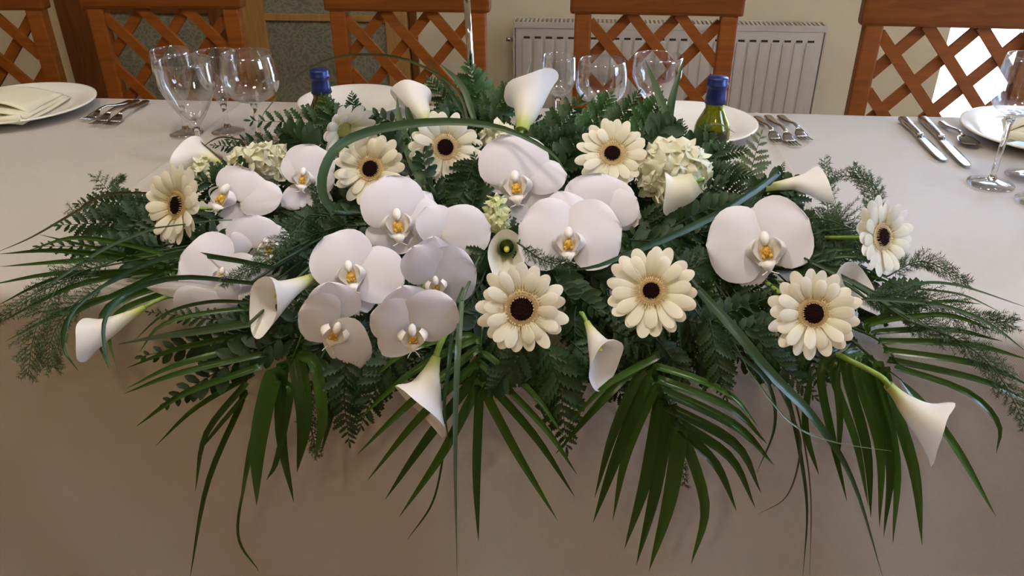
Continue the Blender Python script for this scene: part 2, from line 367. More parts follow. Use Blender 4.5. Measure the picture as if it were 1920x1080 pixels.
def chair_meshes():
    P = []
    hw = CW/2; pw = .042
    for s in (-1, 1):
        g = G(); x0, x1 = (s*hw, s*(hw-pw)) if s < 0 else (s*(hw-pw), s*hw)
        g.box((x0, -.016, 0), (x1, .02, CZR+.002), .005); P.append(('post', g.me('post', M_wood, False)))
    P.append(('top_rail', G().box((-hw-.012, -.02, CZR), (hw+.012, .022, CZR+.17), .008).me('top_rail', M_woodh, False)))
    P.append(('bottom_rail', G().box((-hw+pw, -.012, .46), (hw-pw, .014, .51), .004).me('bottom_rail', M_woodh, False)))
    for fam, y in ((1, -.010), (-1, .001)):
        for m in lattice(-hw+pw, hw-pw, .51, CZR, fam, .0255, y): P.append(('lattice_strip', m))
    P.append(('seat', G().box((-hw+.005, -.355, .43), (hw-.005, -.017, .475), .014).me('seat', M_seat, True)))
    P.append(('seat_frame', G().box((-hw+.01, -.345, .37), (hw-.01, -.017, .43), .004).me('seat_frame', M_wood, False)))
    for s in (-1, 1):
        x = s*(hw-.03); P.append(('leg', G().box((x-.019, -.343, 0), (x+.019, -.305, .372), .004).me('leg', M_wood, False)))
    return P
CP = chair_meshes()
for px, py, Y, rz, lb in ((1228, 45, CY, -.02, 'orange wooden lattice-back chair in front of the white radiator'),
                     (766, 48, CY, .0, 'orange wooden lattice-back chair behind the chrome lamp pole'),
                     (310, 28, CY, .05, 'orange wooden lattice-back chair in front of the brown door, behind the wine glasses'),
                     (-62, 20, CY-.06, .08, 'reddish brown lattice-back chair behind the plate, cut off by the left edge'),
                     (1790, 48, CY-.10, -.05, 'orange wooden lattice-back chair against the bright glazed door')):
    p = at(px, py, Y)
    c = lthing('dining_chair', lb, 'chair', (p.x, Y, 0), rz, 'lattice-back chairs along the back of the table')
    for nm, me in CP: link(nm, me, c)

# ------------------------------------------------------------------ table and cloth
TZ, TY = .75, .80
tb = thing('banquet_table', 'long banquet table hidden under the white cloth', 'table', (0, .4, 0))
bx('tabletop', (-1.75, .012, .715), (1.9, TY-.012, TZ-.006), M_wood, tb, .004)
for x in (-1.6, 1.75):
    for y in (.07, .73): bx('leg', (x-.025, y-.025, 0), (x+.025, y+.025, .716), M_wood, tb)
XS = [-1.78 + i*3.70/148 for i in range(149)]
XS = sorted(XS + [c+d for c in (.415, -.62) for d in (-.004, 0, .004)])
prof = [(TY+.004, .28, 1), (TY+.004, .5, .6), (TY+.003, .70, .1), (TY-.004, TZ-.006, 0), (TY-.012, TZ, 0)]
prof += [(TY-.012-i*(TY-.034)/24, TZ, 0) for i in range(1, 24)]
R = .022
prof += [(R-.004-R*math.sin(a)*1.0, TZ-R+R*math.cos(a), 0) for a in [PI/2*i/6 for i in range(7)]]
prof += [(-.004-.0006*i, TZ-R-.7*i/22, min(1, i/14)) for i in range(1, 23)]
rng = random.Random(3)
def fold(x, z):                               # slow undulation of the hanging cloth
    return .006*math.sin(5.1*x+.6) + .004*math.sin(11.3*x+2+z*3) + .003*math.sin(23*x+z*9)
P = []
for x in XS:
    row = []
    for y, z, k in prof:
        s = -1 if y < .4 else 1
        dz = 0
        if abs(z-TZ) < 1e-6:
            dz = .0006*math.sin(9*x+7*y)+.0004*math.sin(23*x-13*y)
            for c in (.415, -.62):
                if abs(x-c) < 1e-6: dz += .0022
        row.append(Vector((x, y + s*k*fold(x, z)*(1 if s < 0 else .6) - (0.004*k if s < 0 else 0), z+dz)))
    P.append(row)
g = G().grid(P[::-1])
cl = link('tablecloth', g.me('tablecloth', M_cloth)); tag(cl, 'white linen cloth covering the long table and hanging down its front', 'tablecloth')
so = cl.modifiers.new('thick', 'SOLIDIFY'); so.thickness = .0012; so.offset = 1
ZT = TZ+.0022

# ------------------------------------------------------------------ glasses
def glassprof(h, rb, rm, rr, hb, rf, st=.0042, ex=None):   # height, bowl radius, its height, rim radius, bowl base height, foot radius
    outer = [(0.0005, 0), (rf, 0), (rf, .0015), (rf*.6, .004), (st*1.6, .010), (st, .02), (st, hb-.012), (st*1.5, hb-.004)]
    k = 10; bowl = []
    zm = hb + (h-hb)*rm
    for i in range(1, k+1):
        a = PI/2*i/k
        if ex: bowl.append((max(st*1.5, rb*(i/k)**ex), hb + (zm-hb)*(i/k))); continue
        bowl.append((max(st*1.5, rb*math.sin(a)**.9), hb + (zm-hb)*(1-math.cos(a))))
    for i in range(1, 7):
        t = i/6; bowl.append((rb + (rr-rb)*t*t, zm + (h-zm)*t))
    th = .0013; inner = [(max(.0005, r-th), z+(.004 if i < 3 else .001)) for i, (r, z) in enumerate(bowl)]
    inner[-1] = (bowl[-1][0]-th, bowl[-1][1])
    return outer + bowl, [(0.0005, inner[0][1]+.003)] + inner
def wine_glass(label, base, h, rb, rm, rr, hb, rf, group, ex=None):
    o_, i_ = glassprof(h, rb, rm, rr, hb, rf, ex=ex)
    t = lthing('wine_glass', label, 'glass', base, random.uniform(0, 6), group)
    kf = 8
    bowl = G(); prof = o_[kf-1:] + i_[::-1]; bowl.lathe(prof, 40)
    link('bowl', bowl.me('bowl', M_glass), t)
    foot = G(); foot.lathe(o_[:4] + [(.0045, .009)], 40); link('foot', foot.me('foot', M_glass), t)
    st = G(); st.lathe([(o_[4][0], .0085)] + o_[5:8], 14); link('stem', st.me('stem', M_stemglass), t)
    return t
def glass_at(label, px, py_base, py_rim, wpx, group, rm=.45, rr=.9, rf=.033, hb=.45, ex=None):
    b = atz(px, py_base, ZT); tp = at(px, py_rim, b.y); h = tp.z-b.z; rb = wpx/2*pxm(tp)
    return wine_glass(label, b, h, rb, rm, rb*rr, h*hb, rf, group, ex)
GL = 'glasses behind the left of the flowers'
glass_at('clear goblet in front of the left glass cluster', 380, 300, 113, 106, GL, .62, 1.0, .033, .36, .6)
glass_at('clear glass at the back left of the left cluster', 350, 250, 94, 76, GL, .66, .98, .03, .36, .55)
glass_at('clear glass behind the front goblet, half hidden', 428, 246, 98, 82, GL, .6, .97, .03, .38, .55)
glass_at('round wide clear goblet on the right of the left cluster, by the blue-capped bottle', 487, 262, 100, 110, GL, .45, .86)
GM = 'glasses behind the middle of the flowers'
glass_at('slim clear glass in front of the radiator beside the white calla', 1045, 238, 104, 66, GM, .45, .95)
glass_at('clear goblet in the middle of the three behind the flowers', 1122, 262, 112, 98, GM, .5, .88)
glass_at('clear goblet before the chair lattice, nearest the right blue-capped bottle', 1222, 255, 104, 94, GM, .6, .97, .033, .42, .45)
GR = 'glasses on the right of the table'
b = atz(1857, 345, ZT); wine_glass('tall slim clear glass on a long stem in front of the right plate', b, at(1914, 103, b.y).z-b.z, .034, .35, .029, .108, .034, GR)
b = atz(1925, 330, ZT); wine_glass('clear glass half cut off behind the tall slim glass', b, .19, .036, .4, .03, .10, .032, GR)
b = atz(1950, 378, ZT); wine_glass('clear glass in front of the tall slim glass, only its foot showing', b, .19, .036, .4, .03, .10, .034, GR)

# ------------------------------------------------------------------ bottles
def bottle(label, px, py_top, Y, capw):
    tp = at(px, py_top, Y); h = tp.z-ZT; r = capw/2*pxm(tp)
    t = lthing('wine_bottle', label, 'bottle', (tp.x, Y, ZT), 0, 'blue-capped bottles behind the flowers')
    rb = .0285
    out = [(0.001, .004), (rb*.8, 0), (rb, .006), (rb, h*.42), (rb*.97, h*.48), (rb*.85, h*.54), (rb*.66, h*.61), (rb*.5, h*.68), (r*1.06, h*.76), (r*.93, h*.86), (r*.93, h-.002)]
    inn = [(max(.001, a-.003), z+(.006 if z < .02 else 0)) for a, z in out]
    link('bottle_body', G().lathe(out+inn[::-1], 32).me('bottle_body', M_bottle), t)
    cap = [(r*1.16, h*.735), (r*1.05, h*.80), (r*.99, h*.88), (r*1.0, h*.905), (r*1.10, h*.91), (r*1.13, h*.925), (r*1.13, h*.94), (r*1.04, h*.948), (r*1.08, h*.99), (r*1.0, h+.001), (.001, h+.002)]
    link('foil_cap', G().lathe(cap, 32).me('foil_cap', M_foil), t)
    lz = [(rb+.0005, h*.10), (rb+.0008, h*.10), (rb+.0008, h*.36), (rb+.0005, h*.36)]
    link('bottle_label', G().lathe(lz, 32, closed=True).me('bottle_label', M_china), t)
bottle('green bottle with dark blue foil cap, beside the left wine glasses', 598, 131, .50, 34)
bottle('green bottle with dark blue foil cap, in front of the radiator', 1347, 145, .47, 36)

# ------------------------------------------------------------------ plates and napkins
def plate(label, px, py, wpx, z=ZT):
    c = atz(px, py, z); r = wpx/2*pxm(c)
    t = lthing('dinner_plate', label, 'plate', c, 0, 'place setting plates')
    prof = [(.001, .002), (r*.55, 0), (r*.62, .001), (r*.72, .008), (r*.97, .0175), (r, .019), (r, .0215), (r*.97, .0215), (r*.72, .012), (r*.62, .0055), (.001, .005)]
    link('plate_body', G().lathe(prof, 64).me('plate_body', M_china), t); return c, r
pl1 = plate('white plate with a cream napkin at the left edge', 40, 210, 268)
pl2 = plate('white plate behind the left blue-capped bottle, mostly hidden', 665, 205, 205)
pl3 = plate('white plate behind the right blue-capped bottle', 1290, 246, 250)
pl4 = plate('white plate with a cream napkin at the right edge', 1955, 262, 290)
def napkin(label, corners, z0, layers=3):
    pts = [atz(x, y, z0) for x, y in corners]
    t = thing('cloth_napkin', label, 'napkin', sum(pts, Vector())/4, 'folded cream napkins on plates')
    for k in range(layers):
        P = []; nu = 12
        for i in range(nu+1):
            row = []
            for j in range(nu+1):
                u, v = i/nu, j/nu; u2 = .02*k + u*(1-.05*k); v2 = v*(1-.13*k)
                p = pts[0].lerp(pts[1], u2).lerp(pts[3].lerp(pts[2], u2), v2)
                edge = min(u, 1-u, v, 1-v)
                row.append(p + Vector((0, 0, .004*k + .012*math.sin(PI*u)*(.4+.6*v)*(1+.5*k) + .0015*math.sin(9*u+5*v+k) - (.002 if edge < .01 else 0))))
            P.append(row)
        o = link('fold', G().grid(P).me('fold', M_napkin), t); s = o.modifiers.new('thick', 'SOLIDIFY'); s.thickness = .0022
    rr = [pts[0].lerp(pts[1], .1), pts[3].lerp(pts[2], .12)]
    a, b = pts[3], pts[2]; q = [a.lerp(b, i/8)+Vector((0, 0, .010)) for i in range(9)]
    o = link('rolled_edge', G().tube(q, [.006+.002*math.sin(i) for i in range(9)], 10).me('rolled_edge', M_napkin), t)
napkin('folded cream napkin lying on the left plate', [(-60, 172), (132, 180), (42, 232), (-110, 243)], ZT+.014)
napkin('folded cream napkin standing on the right plate', [(1878, 222), (2010, 205), (2030, 290), (1885, 262)], ZT+.020)

# ------------------------------------------------------------------ cutlery
def implement(name, label, a, b, kind, group):
    A, B = atz(*a, ZT), atz(*b, ZT); L = (B-A).length; L2 = {'fork': .185, 'knife': .205, 'spoon': .15}[kind]
    d = (B-A).normalized(); t = lthing(name, label, kind, A, math.atan2(d.y, d.x), group)
    s = L
    def bar(st):                               # stations: x, half width, z, half thickness
        g = G(); vs = []
        for x, hw, z, th in st:
            for cx, cz in ((-1, -.6), (-.6, -1), (.6, -1), (1, -.6), (1, .6), (.6, 1), (-.6, 1), (-1, .6)):
                vs.append((x*s, cx*hw, z + cz*th))
        k = len(st); fs = [(i*8+j, i*8+(j+1) % 8, (i+1)*8+(j+1) % 8, (i+1)*8+j) for i in range(k-1) for j in range(8)]
        fs += [tuple(range(8))[::-1], tuple(range((k-1)*8, k*8))]; return g.add(vs, fs)
    if kind == 'fork':
        link('handle', bar([(0, .004, .0035, .0018), (.02, .0075, .0035, .0022), (.14, .0075, .0035, .0022), (.3, .0048, .006, .0022), (.5, .0030, .012, .0020), (.62, .0032, .012, .0018), (.68, .006, .009, .0013)]).me('handle', M_steel), t)
        link('fork_head', bar([(.68, .006, .009, .0013), (.74, .0105, .006, .0011), (.80, .0115, .0035, .0011), (.83, .0112, .0028, .0011)]).me('fork_head', M_steel), t)
        tine = bar([(.82, .0014, .0028, .0011), (.90, .0012, .0028, .0010), (.97, .0011, .0045, .0009), (1.0, .0004, .0062, .0005)]).me('tine', M_steel)
        for j in range(4):
            o = link('tine', tine, t); o.location = (0, -.0093+j*.0062, 0)
    elif kind == 'knife':
        link('handle', bar([(0, .004, .005, .003), (.02, .0085, .005, .0045), (.2, .0080, .005, .0045), (.42, .0062, .005, .0042), (.45, .0075, .005, .0046), (.47, .0055, .005, .0040)]).me('handle', M_steel), t)
        link('blade', bar([(.465, .0055, .004, .0012), (.52, .0090, .0035, .0010), (.75, .0100, .003, .0009), (.92, .0098, .003, .0008), (.98, .0065, .003, .0006), (1, .002, .003, .0004)]).me('blade', M_steel), t)
    else:
        link('handle', bar([(0, .003, .004, .002), (.04, .0065, .004, .0025), (.2, .0062, .004, .0025), (.35, .0036, .008, .002), (.55, .0026, .012, .0018), (.66, .0036, .009, .0015)]).me('handle', M_steel), t)
        P = []
        for i in range(9):
            u = i/8; x = .64+.36*u; hw = .017*math.sqrt(max(0, 1-(2*u-1)**2))**.8+.0004
            P.append([Vector((x*s, hw*v, .009 - .0065*(1-v*v)*math.sin(PI*u) - .003*math.sin(PI*u))) for v in (-1, -.7, -.35, 0, .35, .7, 1)])
        o = link('spoon_bowl', G().grid(P).me('spoon_bowl', M_steel), t); m = o.modifiers.new('thick', 'SOLIDIFY'); m.thickness = .0012
FL, FM, KR = 'cutlery by the left plate', 'cutlery right of the middle plate', 'cutlery left of the right plate'
implement('dinner_fork', 'steel fork nearest the left plate', (246, 192), (155, 229), 'fork', FL)
implement('dinner_fork', 'steel fork in the middle of the three by the left plate', (258, 191), (176, 238), 'fork', FL)
implement('dinner_fork', 'steel fork farthest from the left plate', (276, 192), (200, 240), 'fork', FL)
implement('dinner_fork', 'steel fork nearest the middle plate, behind the fern tip', (1418, 222), (1462, 273), 'fork', FM)
implement('dinner_fork', 'steel fork in the middle of the three right of the middle plate', (1438, 220), (1492, 279), 'fork', FM)
implement('dinner_fork', 'steel fork farthest right of the three by the middle plate', (1462, 220), (1514, 268), 'fork', FM)
implement('table_knife', 'small steel knife, the one farthest from the right plate', (1690, 226), (1770, 304), 'knife', KR)
implement('table_knife', 'larger steel knife between the small knife and the spoon', (1727, 225), (1814, 315), 'knife', KR)
implement('dessert_spoon', 'steel spoon beside the right plate', (1762, 232), (1826, 280), 'spoon', KR)

# ------------------------------------------------------------------ table lamp
LY = .62; lp = at(881, 135, LY); zs = at(880, -25, LY).z
lt = lthing('table_lamp', 'chrome-stemmed table lamp with a wide pale shade behind the flowers', 'lamp', (lp.x+.004, LY, ZT), 0)
hs = zs-ZT
link('base', G().lathe([(.001, 0), (.055, 0), (.056, .004), (.05, .009), (.012, .016), (.006, .03)], 32).me('base', M_chrome), lt)
link('pole', G().tube([(0, 0, .012), (-.002, 0, hs*.5), (-.006, 0, hs-.01)], .0058, 14).me('pole', M_chrome), lt)
link('collar', G().lathe([(.006, hs-.016), (.014, hs-.010), (.017, hs-.002), (.017, hs+.03), (.004, hs+.032)], 24, Matrix.Translation((-.006, 0, 0))).me('collar', M_chrome), lt)
rs = 130*pxm(lp)
sh = G().lathe([(rs, hs), (rs*.72, hs+.19), (rs*.715, hs+.19), (rs*.995, hs+.001)], 48, Matrix.Translation((-.006, 0, 0)), closed=True)
link('lamp_shade', sh.me('lamp_shade', M_shade), lt)
link('shade_ring', G().tube([(-.006-rs*.98, 0, hs+.004), (-.006+rs*.98, 0, hs+.004)], .0015, 6).me('shade_ring', M_chrome), lt)

# ------------------------------------------------------------------ floral foam in its tray (carries every stem)
FX, FYW, FH = .34, .055, .052; FY = .185
ft = thing('flower_tray', 'dark green foam tray hidden under the flower arrangement', 'tray', (0, FY, ZT))
link('tray', G().box((-FX-.02, FY-FYW-.012, ZT), (FX+.02, FY+FYW+.012, ZT+.02), .006).me('tray', M_tray), ft)
link('foam_block', G().box((-FX, FY-FYW, ZT+.006), (FX, FY+FYW, ZT+FH), .02).me('foam_block', M_foam), ft)
def foam_near(p, deep=.012):
    return Vector((max(-FX+deep, min(FX-deep, p.x*.86)), max(FY-FYW+deep, min(FY+FYW-deep, p.y)), max(ZT+.02, min(ZT+FH-deep, p.z-.03))))
def stem_to_foam(name, p, d, parent, rad=.0022, mat=None):     # from the back of a flower down into the foam
    e = foam_near(p); L = (e-p).length; n = 8
    pts = [p.lerp(e, i/n) + d*(-.35*L*math.sin(PI*min(1, i/n))*.5) for i in range(n+1)]
    return link(name, G().tube(pts, rad, 6).me(name, mat or M_stem), parent)

# ------------------------------------------------------------------ gerberas
def gpet(seed, L=1.0, cup=.10, w=.115, x0=.2):
    r = random.Random(seed); P, A = [], []; nu, nv = 9, 6; tw = r.uniform(-.25, .25); bend = r.uniform(-.05, .05); tip = r.uniform(.9, 1.0)
    for i in range(nu+1):
        t = 1-(1-i/nu)**1.8; x = x0+(L*tip-x0)*t; hw = w*((.45+.55*math.sin(PI/2*min(1, t/.66))) if t < .66 else math.sqrt(max(0, 1-((t-.66)/.34)**1.9))+.015)
        row, ra = [], []
        for j in range(nv+1):
            s = -1+2*j/nv
            z = cup*(t*.9-t*t*.75) + bend*t*t - .13*hw*s*s + .009*math.cos(s*PI*2.6)*math.sin(PI*min(1, t*.9+.08)) + tw*hw*s*t
            xx = x - .018*math.exp(-(s*5)**2)*(1 if t > .97 else 0)
            row.append(Vector((xx, hw*s, z))); ra.append(t)
        P.append(row); A.append(ra)
    return P, A
GP_OUT = [G().grid(*gpet(i, 1.0, .16, .138)).me('petal', M_gerb) for i in range(4)]
GP_IN = [G().grid(*gpet(20+i, .86, .20, .128, .30)).me('petal', M_gerb) for i in range(3)]
def fringe():
    g = G(); r = random.Random(5)
    P = []
    for i in range(4):
        f = i/3; P.append([Vector(((.115+.115*f)*math.cos(t), (.115+.115*f)*math.sin(t), .035+.022*math.sin(PI*f)-.02*f)) for t in [2*PI*j/24 for j in range(25)]])
    g.grid(P, [[i/3*.5]*25 for i in range(4)])
    for ring, (rad, z, n) in enumerate(((.135, .055, 26), (.175, .065, 32), (.205, .052, 40), (.232, .040, 48))):
        for k in range(n):
            a = 2*PI*(k+r.random()*.6)/n; c = Vector((rad*math.cos(a), rad*math.sin(a), z)); o = Vector((math.cos(a), math.sin(a), 0)); s = Vector((-o.y, o.x, 0))
            h = c + o*(.03*ring-.01) + Vector((0, 0, .045+.02*r.random()))
            g.add([c+s*.008, c-s*.008, c+o*.010, h], [(0, 1, 3), (1, 2, 3), (2, 0, 3)], [.3, .3, .3, 1])
    return g.me('floret_ring', M_floret, False)
G_RING = fringe()
def eye(mat):
    g = G(); g.ball(Matrix.Translation((0, 0, .015)) @ Matrix.Diagonal((.125, .125, .050, 1)), 16, 4, 0, PI/2); r = random.Random(2)
    for k in range(30):
        a, q = 2.4*k, .118*math.sqrt((k+.5)/30); c = Vector((q*math.cos(a), q*math.sin(a), .015+.05*math.sqrt(max(0, 1-(q/.125)**2))))
        g.ball(Matrix.Translation(c) @ Matrix.Diagonal((.013, .013, .014, 1)), 5, 3)
    return g.me('eye', mat)
G_EYE, G_EYEG = eye(M_eye), eye(M_eyeg)
G_CALYX = G().lathe([(.03, -.13), (.075, -.11), (.13, -.06), (.16, -.005), (.15, .005), (.02, -.01)], 14).me('calyx', M_stem)
def gerbera(label, px, py, rpx, a, b, dy=0.0, spin=0.0, cup=.0, n=17, green=False, es=1.6):
    c = fp(px, py, dy-.03); nv = nrm(c, a, b); R = rpx*pxm(c)*1.02; r, u, t = frame(c)
    th = thing('gerbera_daisy', label, 'flower', c, 'cream gerbera daisies in the arrangement')
    B = basis(c, r, nv) @ Matrix.Rotation(spin, 4, 'Z') @ Matrix.Diagonal((R, R, R, 1)); rg = random.Random(int(px*7+py))
    def put(me, nm, M): o = link(nm, me, th, B @ M); return o
    for k in range(n):
        up = cup+rg.uniform(-.05, .07)
        put(GP_OUT[rg.randrange(4)], 'petal', Matrix.Rotation(2*PI*(k+rg.uniform(-.2, .2))/n, 4, 'Z') @ Matrix.Rotation(-up, 4, 'Y') @ Matrix.Rotation(rg.uniform(-.15, .15), 4, 'X') @ Matrix.Diagonal((rg.uniform(.94, 1.04), rg.uniform(.95, 1.1), 1, 1)))
    for k in range(n-3):
        put(GP_IN[rg.randrange(3)], 'petal', Matrix.Translation((0, 0, .018)) @ Matrix.Rotation(2*PI*(k+.5+rg.uniform(-.25, .25))/(n-3), 4, 'Z') @ Matrix.Rotation(-cup-.10-rg.uniform(-.06, .1), 4, 'Y') @ Matrix.Diagonal((rg.uniform(.92, 1.06), 1, 1, 1)))
    put(G_RING, 'floret_ring', Matrix.Translation((0, 0, .065)) @ Matrix.Diagonal((es*.97, es*.97, 1.0, 1)))
    put(G_EYEG if green else G_EYE, 'eye', Matrix.Translation((0, 0, .078)) @ Matrix.Diagonal((es*1.1, es*1.1, 1, 1)))
    put(G_CALYX, 'calyx', Matrix())
    stem_to_foam('stem', c-nv*R*.10, nv, th, .0028)
    return th
gerbera('cream gerbera turned left, highest on the left flank over the tablecloth', 338, 386, 84, -1.4, .15, .03, .1, .14)
gerbera('cream gerbera with dark eye half covered by a white orchid, inside the curved grass blade', 697, 318, 74, -.35, .22, .03, .3, .12)
gerbera('cream gerbera crossed by the arching grass blade, below the small upright calla', 834, 277, 73, .12, .12, .05, .5, .08)
gerbera('cream gerbera seen edge-on with a yellow-green centre, below the left bottle', 642, 242, 66, .6, -.4, .03, .2, .42, 15, True)
gerbera('cream gerbera facing up beside the hydrangea head at the back', 1148, 290, 71, .0, .38, .03, .0, .05)
gerbera('large cream gerbera at front centre, below the calla with green throat', 978, 579, 90, .02, -.05, -.005, .15, .06, es=1.85)
gerbera('cream gerbera with small dark eye under the long slanting grass blade', 1221, 547, 93, .0, .18, .0, .4, .04, es=1.3)
gerbera('cream gerbera above the long calla that hangs at the right', 1522, 588, 91, .32, .02, .0, .2, .12)
gerbera('cream gerbera turned right, the one over the tablecloth on the right flank', 1648, 445, 82, 1.3, .12, .01, .0, .12)

# ------------------------------------------------------------------ moth orchids
def rplane(c, nv, px, py):
    d = ray(px, py); return CAM + d*((c-CAM).dot(nv)/d.dot(nv))
def orchid(label, px, py, a, b, petals, lip=None, dy=0.0):
    c = fp(px, py, dy); nv = nrm(c, a, b); s = pxm(c)
    th = thing('moth_orchid_bloom', label, 'orchid', c, 'white moth orchid blooms in the arrangement')
    rg = random.Random(int(px*3+py)); n_l = 0
    for kind, bx_, by_, tx, ty, wd in petals:
        B, T = rplane(c, nv, bx_, by_), rplane(c, nv, tx, ty)
        X = T-B; L = X.length; X.normalize(); Y = nv.cross(X); W = wd*s*1.05; B = B-X*(L*.05)
        if kind == 'p': off = .0035+.0012*n_l; n_l += 1
        else: off = -.0035
        nu, nvv = 12, 10; P, A = [], []; ph = rg.uniform(0, 6); lift = .085 if kind == 'p' else .07
        for i in range(nu+1):
            t = .5-.5*math.cos(PI*i/nu); v = t**.80
            f = math.sqrt(max(0.0, 1-abs(2*v-1)**2.5)) if kind == 'p' else math.sqrt(max(0.0, 1-(2*v-1)**2))**1.15
            f = max(f, .10*(1-t), .012)
            row, ra = [], []
            for j in range(nvv+1):
                q = -1+2*j/nvv
                # round the tip: points far from the midline fall back toward the base
                x = L*(t*(1-.03*q*q*t))
                z = L*lift*math.sin(PI*t*.9) - W*.055*q*q*f + .008*L*math.sin(3*q+ph)*t + .035*W*math.sin(5*q+ph+4*t)*t*abs(q) + .010*L*math.exp(-(q*6)**2)*(1-t) + .0045*L*math.sin(13*q+ph+1.5*t)*math.sin(PI*t)*(.3+abs(q))
                row.append(B + X*x + Y*(W/2*f*q) + nv*(off+z)); ra.append(min(1, t*1.2))
            P.append(row); A.append(ra)
        nm = 'petal' if kind == 'p' else 'sepal'
        link(nm, G().grid(P, A).me(nm, M_orchid), th)
    if lip:
        lx, ly, sz, dx, dyy = lip
        o = rplane(c, nv, lx, ly) + nv*.008; S = sz*s*1.18
        D = (rplane(c, nv, lx+dx, ly+dyy)-rplane(c, nv, lx, ly)).normalized(); M = basis(o, D, nv)
        g = G(); Q = Matrix.Diagonal((S, S, S, 1))
        for sd in (-1, 1):                     # two cupped side lobes
            P = [[M @ Vector((S*(-.30+.62*u), S*sd*(.12+.42*math.sin(PI*(.15+.75*u)))*(1-.30*v*v), S*(.02+.40*v*math.sin(PI*(.2+.7*u))))) for v in (0, .3, .6, .85, 1)] for u in [i/7 for i in range(8)]]
            g.grid(P)
        g.grid([[M @ Vector((S*(-.28+.70*u), S*v*(.14+.28*math.sin(PI*(.1+.8*u))), S*(.02+.10*v*v))) for v in (-1, -.5, 0, .5, 1)] for u in [i/6 for i in range(7)]])
        P = [[M @ Vector((S*(.30+.34*u), S*v*(.22*(1-u)**.8+.03), S*(.12+.10*math.sin(PI*u)-.10*v*v))) for v in (-1, -.5, 0, .5, 1)] for u in [i/6 for i in range(7)]]
        g.grid(P)
        for sd in (-1, 1):                     # the two fine tendrils of the lip
            g.tube([M @ Vector((S*(.60+.12*u), S*sd*(.05+.16*u), S*(.12+.22*u*u))) for u in (0, .35, .7, 1)], S*.018, 5)
        lp_ = link('lip', g.me('lip', M_lip), th)
        k = G(); k.ball(M @ Matrix.Translation((S*.06, 0, S*.14)) @ Matrix.Diagonal((S*.19, S*.15, S*.09, 1)), 10, 6)
        k.ball(M @ Matrix.Translation((S*.20, S*.10, S*.16)) @ Matrix.Diagonal((S*.08, S*.06, S*.06, 1)), 8, 5)
        k.ball(M @ Matrix.Translation((S*.20, -S*.10, S*.16)) @ Matrix.Diagonal((S*.08, S*.06, S*.06, 1)), 8, 5)
        link('yellow_callus', k.me('yellow_callus', M_callus), lp_)
        k = G(); k.ball(M @ Matrix.Translation((-S*.30, 0, S*.16)) @ Matrix.Rotation(-.5, 4, 'Y') @ Matrix.Diagonal((S*.24, S*.14, S*.14, 1)), 12, 8)
        link('column', k.me('column', M_lip), th)
    stem_to_foam('stem', c-nv*.006, nv, th, .0016)
    return th
orchid('white orchid leaning left beside the left-turned gerbera', 452, 372, -.45, .35, [('s',425,374,394,366,46),('s',452,386,394,440,40),('p',456,376,538,370,66),('p',446,374,478,318,112)], (424,374,44,-.5,1), .02)
orchid('white orchid in front of the pale hydrangea, left of the curved grass blade', 575, 336, -.15, .25, [('s',575,355,524,388,46),('s',578,355,622,404,50),('p',568,336,534,292,46),('p',582,338,632,338,56),('p',576,334,592,270,90)], (570,338,34,-.1,1), .015)
orchid('white orchid veiled by wispy asparagus fern on the left', 475, 462, -.1, .0, [('s',475,470,520,512,66),('s',480,462,548,440,70),('p',474,462,476,398,92),('p',470,464,430,440,56)], (505,466,34,.3,1), .015)
orchid('white orchid below the left-turned gerbera, crossed by a grass blade', 424, 514, -.3, .1, [('s',430,516,470,548,50),('p',428,510,492,500,60),('p',424,512,338,478,126)], (420,519,28,-.2,1), .0)
orchid('lowest left white orchid, seen from below with shaded petals', 398, 545, -.3, -.5, [('s',395,546,262,538,34),('s',404,540,455,540,46),('p',402,548,452,566,56),('p',394,544,378,612,112)], None, .0)
orchid('white orchid at the top of the front group, covering part of a gerbera', 745, 418, .0, .2, [('s',738,428,722,478,92),('s',768,420,790,472,60),('s',762,412,812,358,62),('p',762,416,826,386,84),('p',746,420,722,326,116)], (746,424,50,.1,1), .0)
orchid('white orchid with two spread petals behind the front group, beside the green hydrangea', 830, 440, .15, .1, [('s',830,445,822,490,60),('p',830,442,794,386,72),('p',832,442,924,424,98)], None, .012)
orchid('white orchid left in the front group, above the shaded lower bloom', 662, 508, -.15, .15, [('s',652,518,588,522,26),('s',668,520,690,590,56),('p',674,505,764,534,104),('p',662,512,606,442,118)], (660,518,46,.2,1), -.012)
orchid('white orchid right in the front group, with a broad shaded right petal', 815, 518, .1, -.5, [('s',815,516,812,440,86),('p',812,518,768,456,84),('p',818,520,896,498,118)], (816,528,34,.1,1), -.008)
orchid('lowest white orchid of the front group, facing down left beside a calla', 634, 600, -.15, -.7, [('s',632,600,614,526,96),('s',638,612,566,640,42),('p',632,600,556,582,112),('p',636,598,676,690,84)], (630,614,44,-.4,1), -.014)
orchid('lowest right white orchid of the front group, above the hanging grass blades', 775, 605, .05, -.65, [('s',774,604,752,534,100),('s',772,612,714,672,76),('s',782,614,836,636,46),('p',770,606,690,584,98),('p',776,606,856,556,106)], (773,620,46,.05,1), -.020)
orchid('upper white orchid of the centre pair, under the end of the arching grass blade', 968, 346, -.1, .3, [('s',955,350,904,312,50),('s',968,362,962,428,66),('s',986,350,1030,400,66),('p',992,338,1068,328,64),('p',966,344,960,248,128)], (969,354,50,.1,1), .02)
orchid('largest white orchid at the centre, just above the slanting grass blade', 1066, 448, -.05, .25, [('s',1060,462,994,498,44),('s',1070,442,1042,352,100),('p',1064,450,968,424,134),('p',1070,449,1172,430,130)], (1067,459,50,.0,1), -.012)
orchid('white orchid behind the largest one, right below the upward gerbera', 1118, 398, .1, .3, [('s',1150,396,1208,412,58),('p',1120,404,1128,322,128),('p',1140,400,1196,372,74)], None, .02)
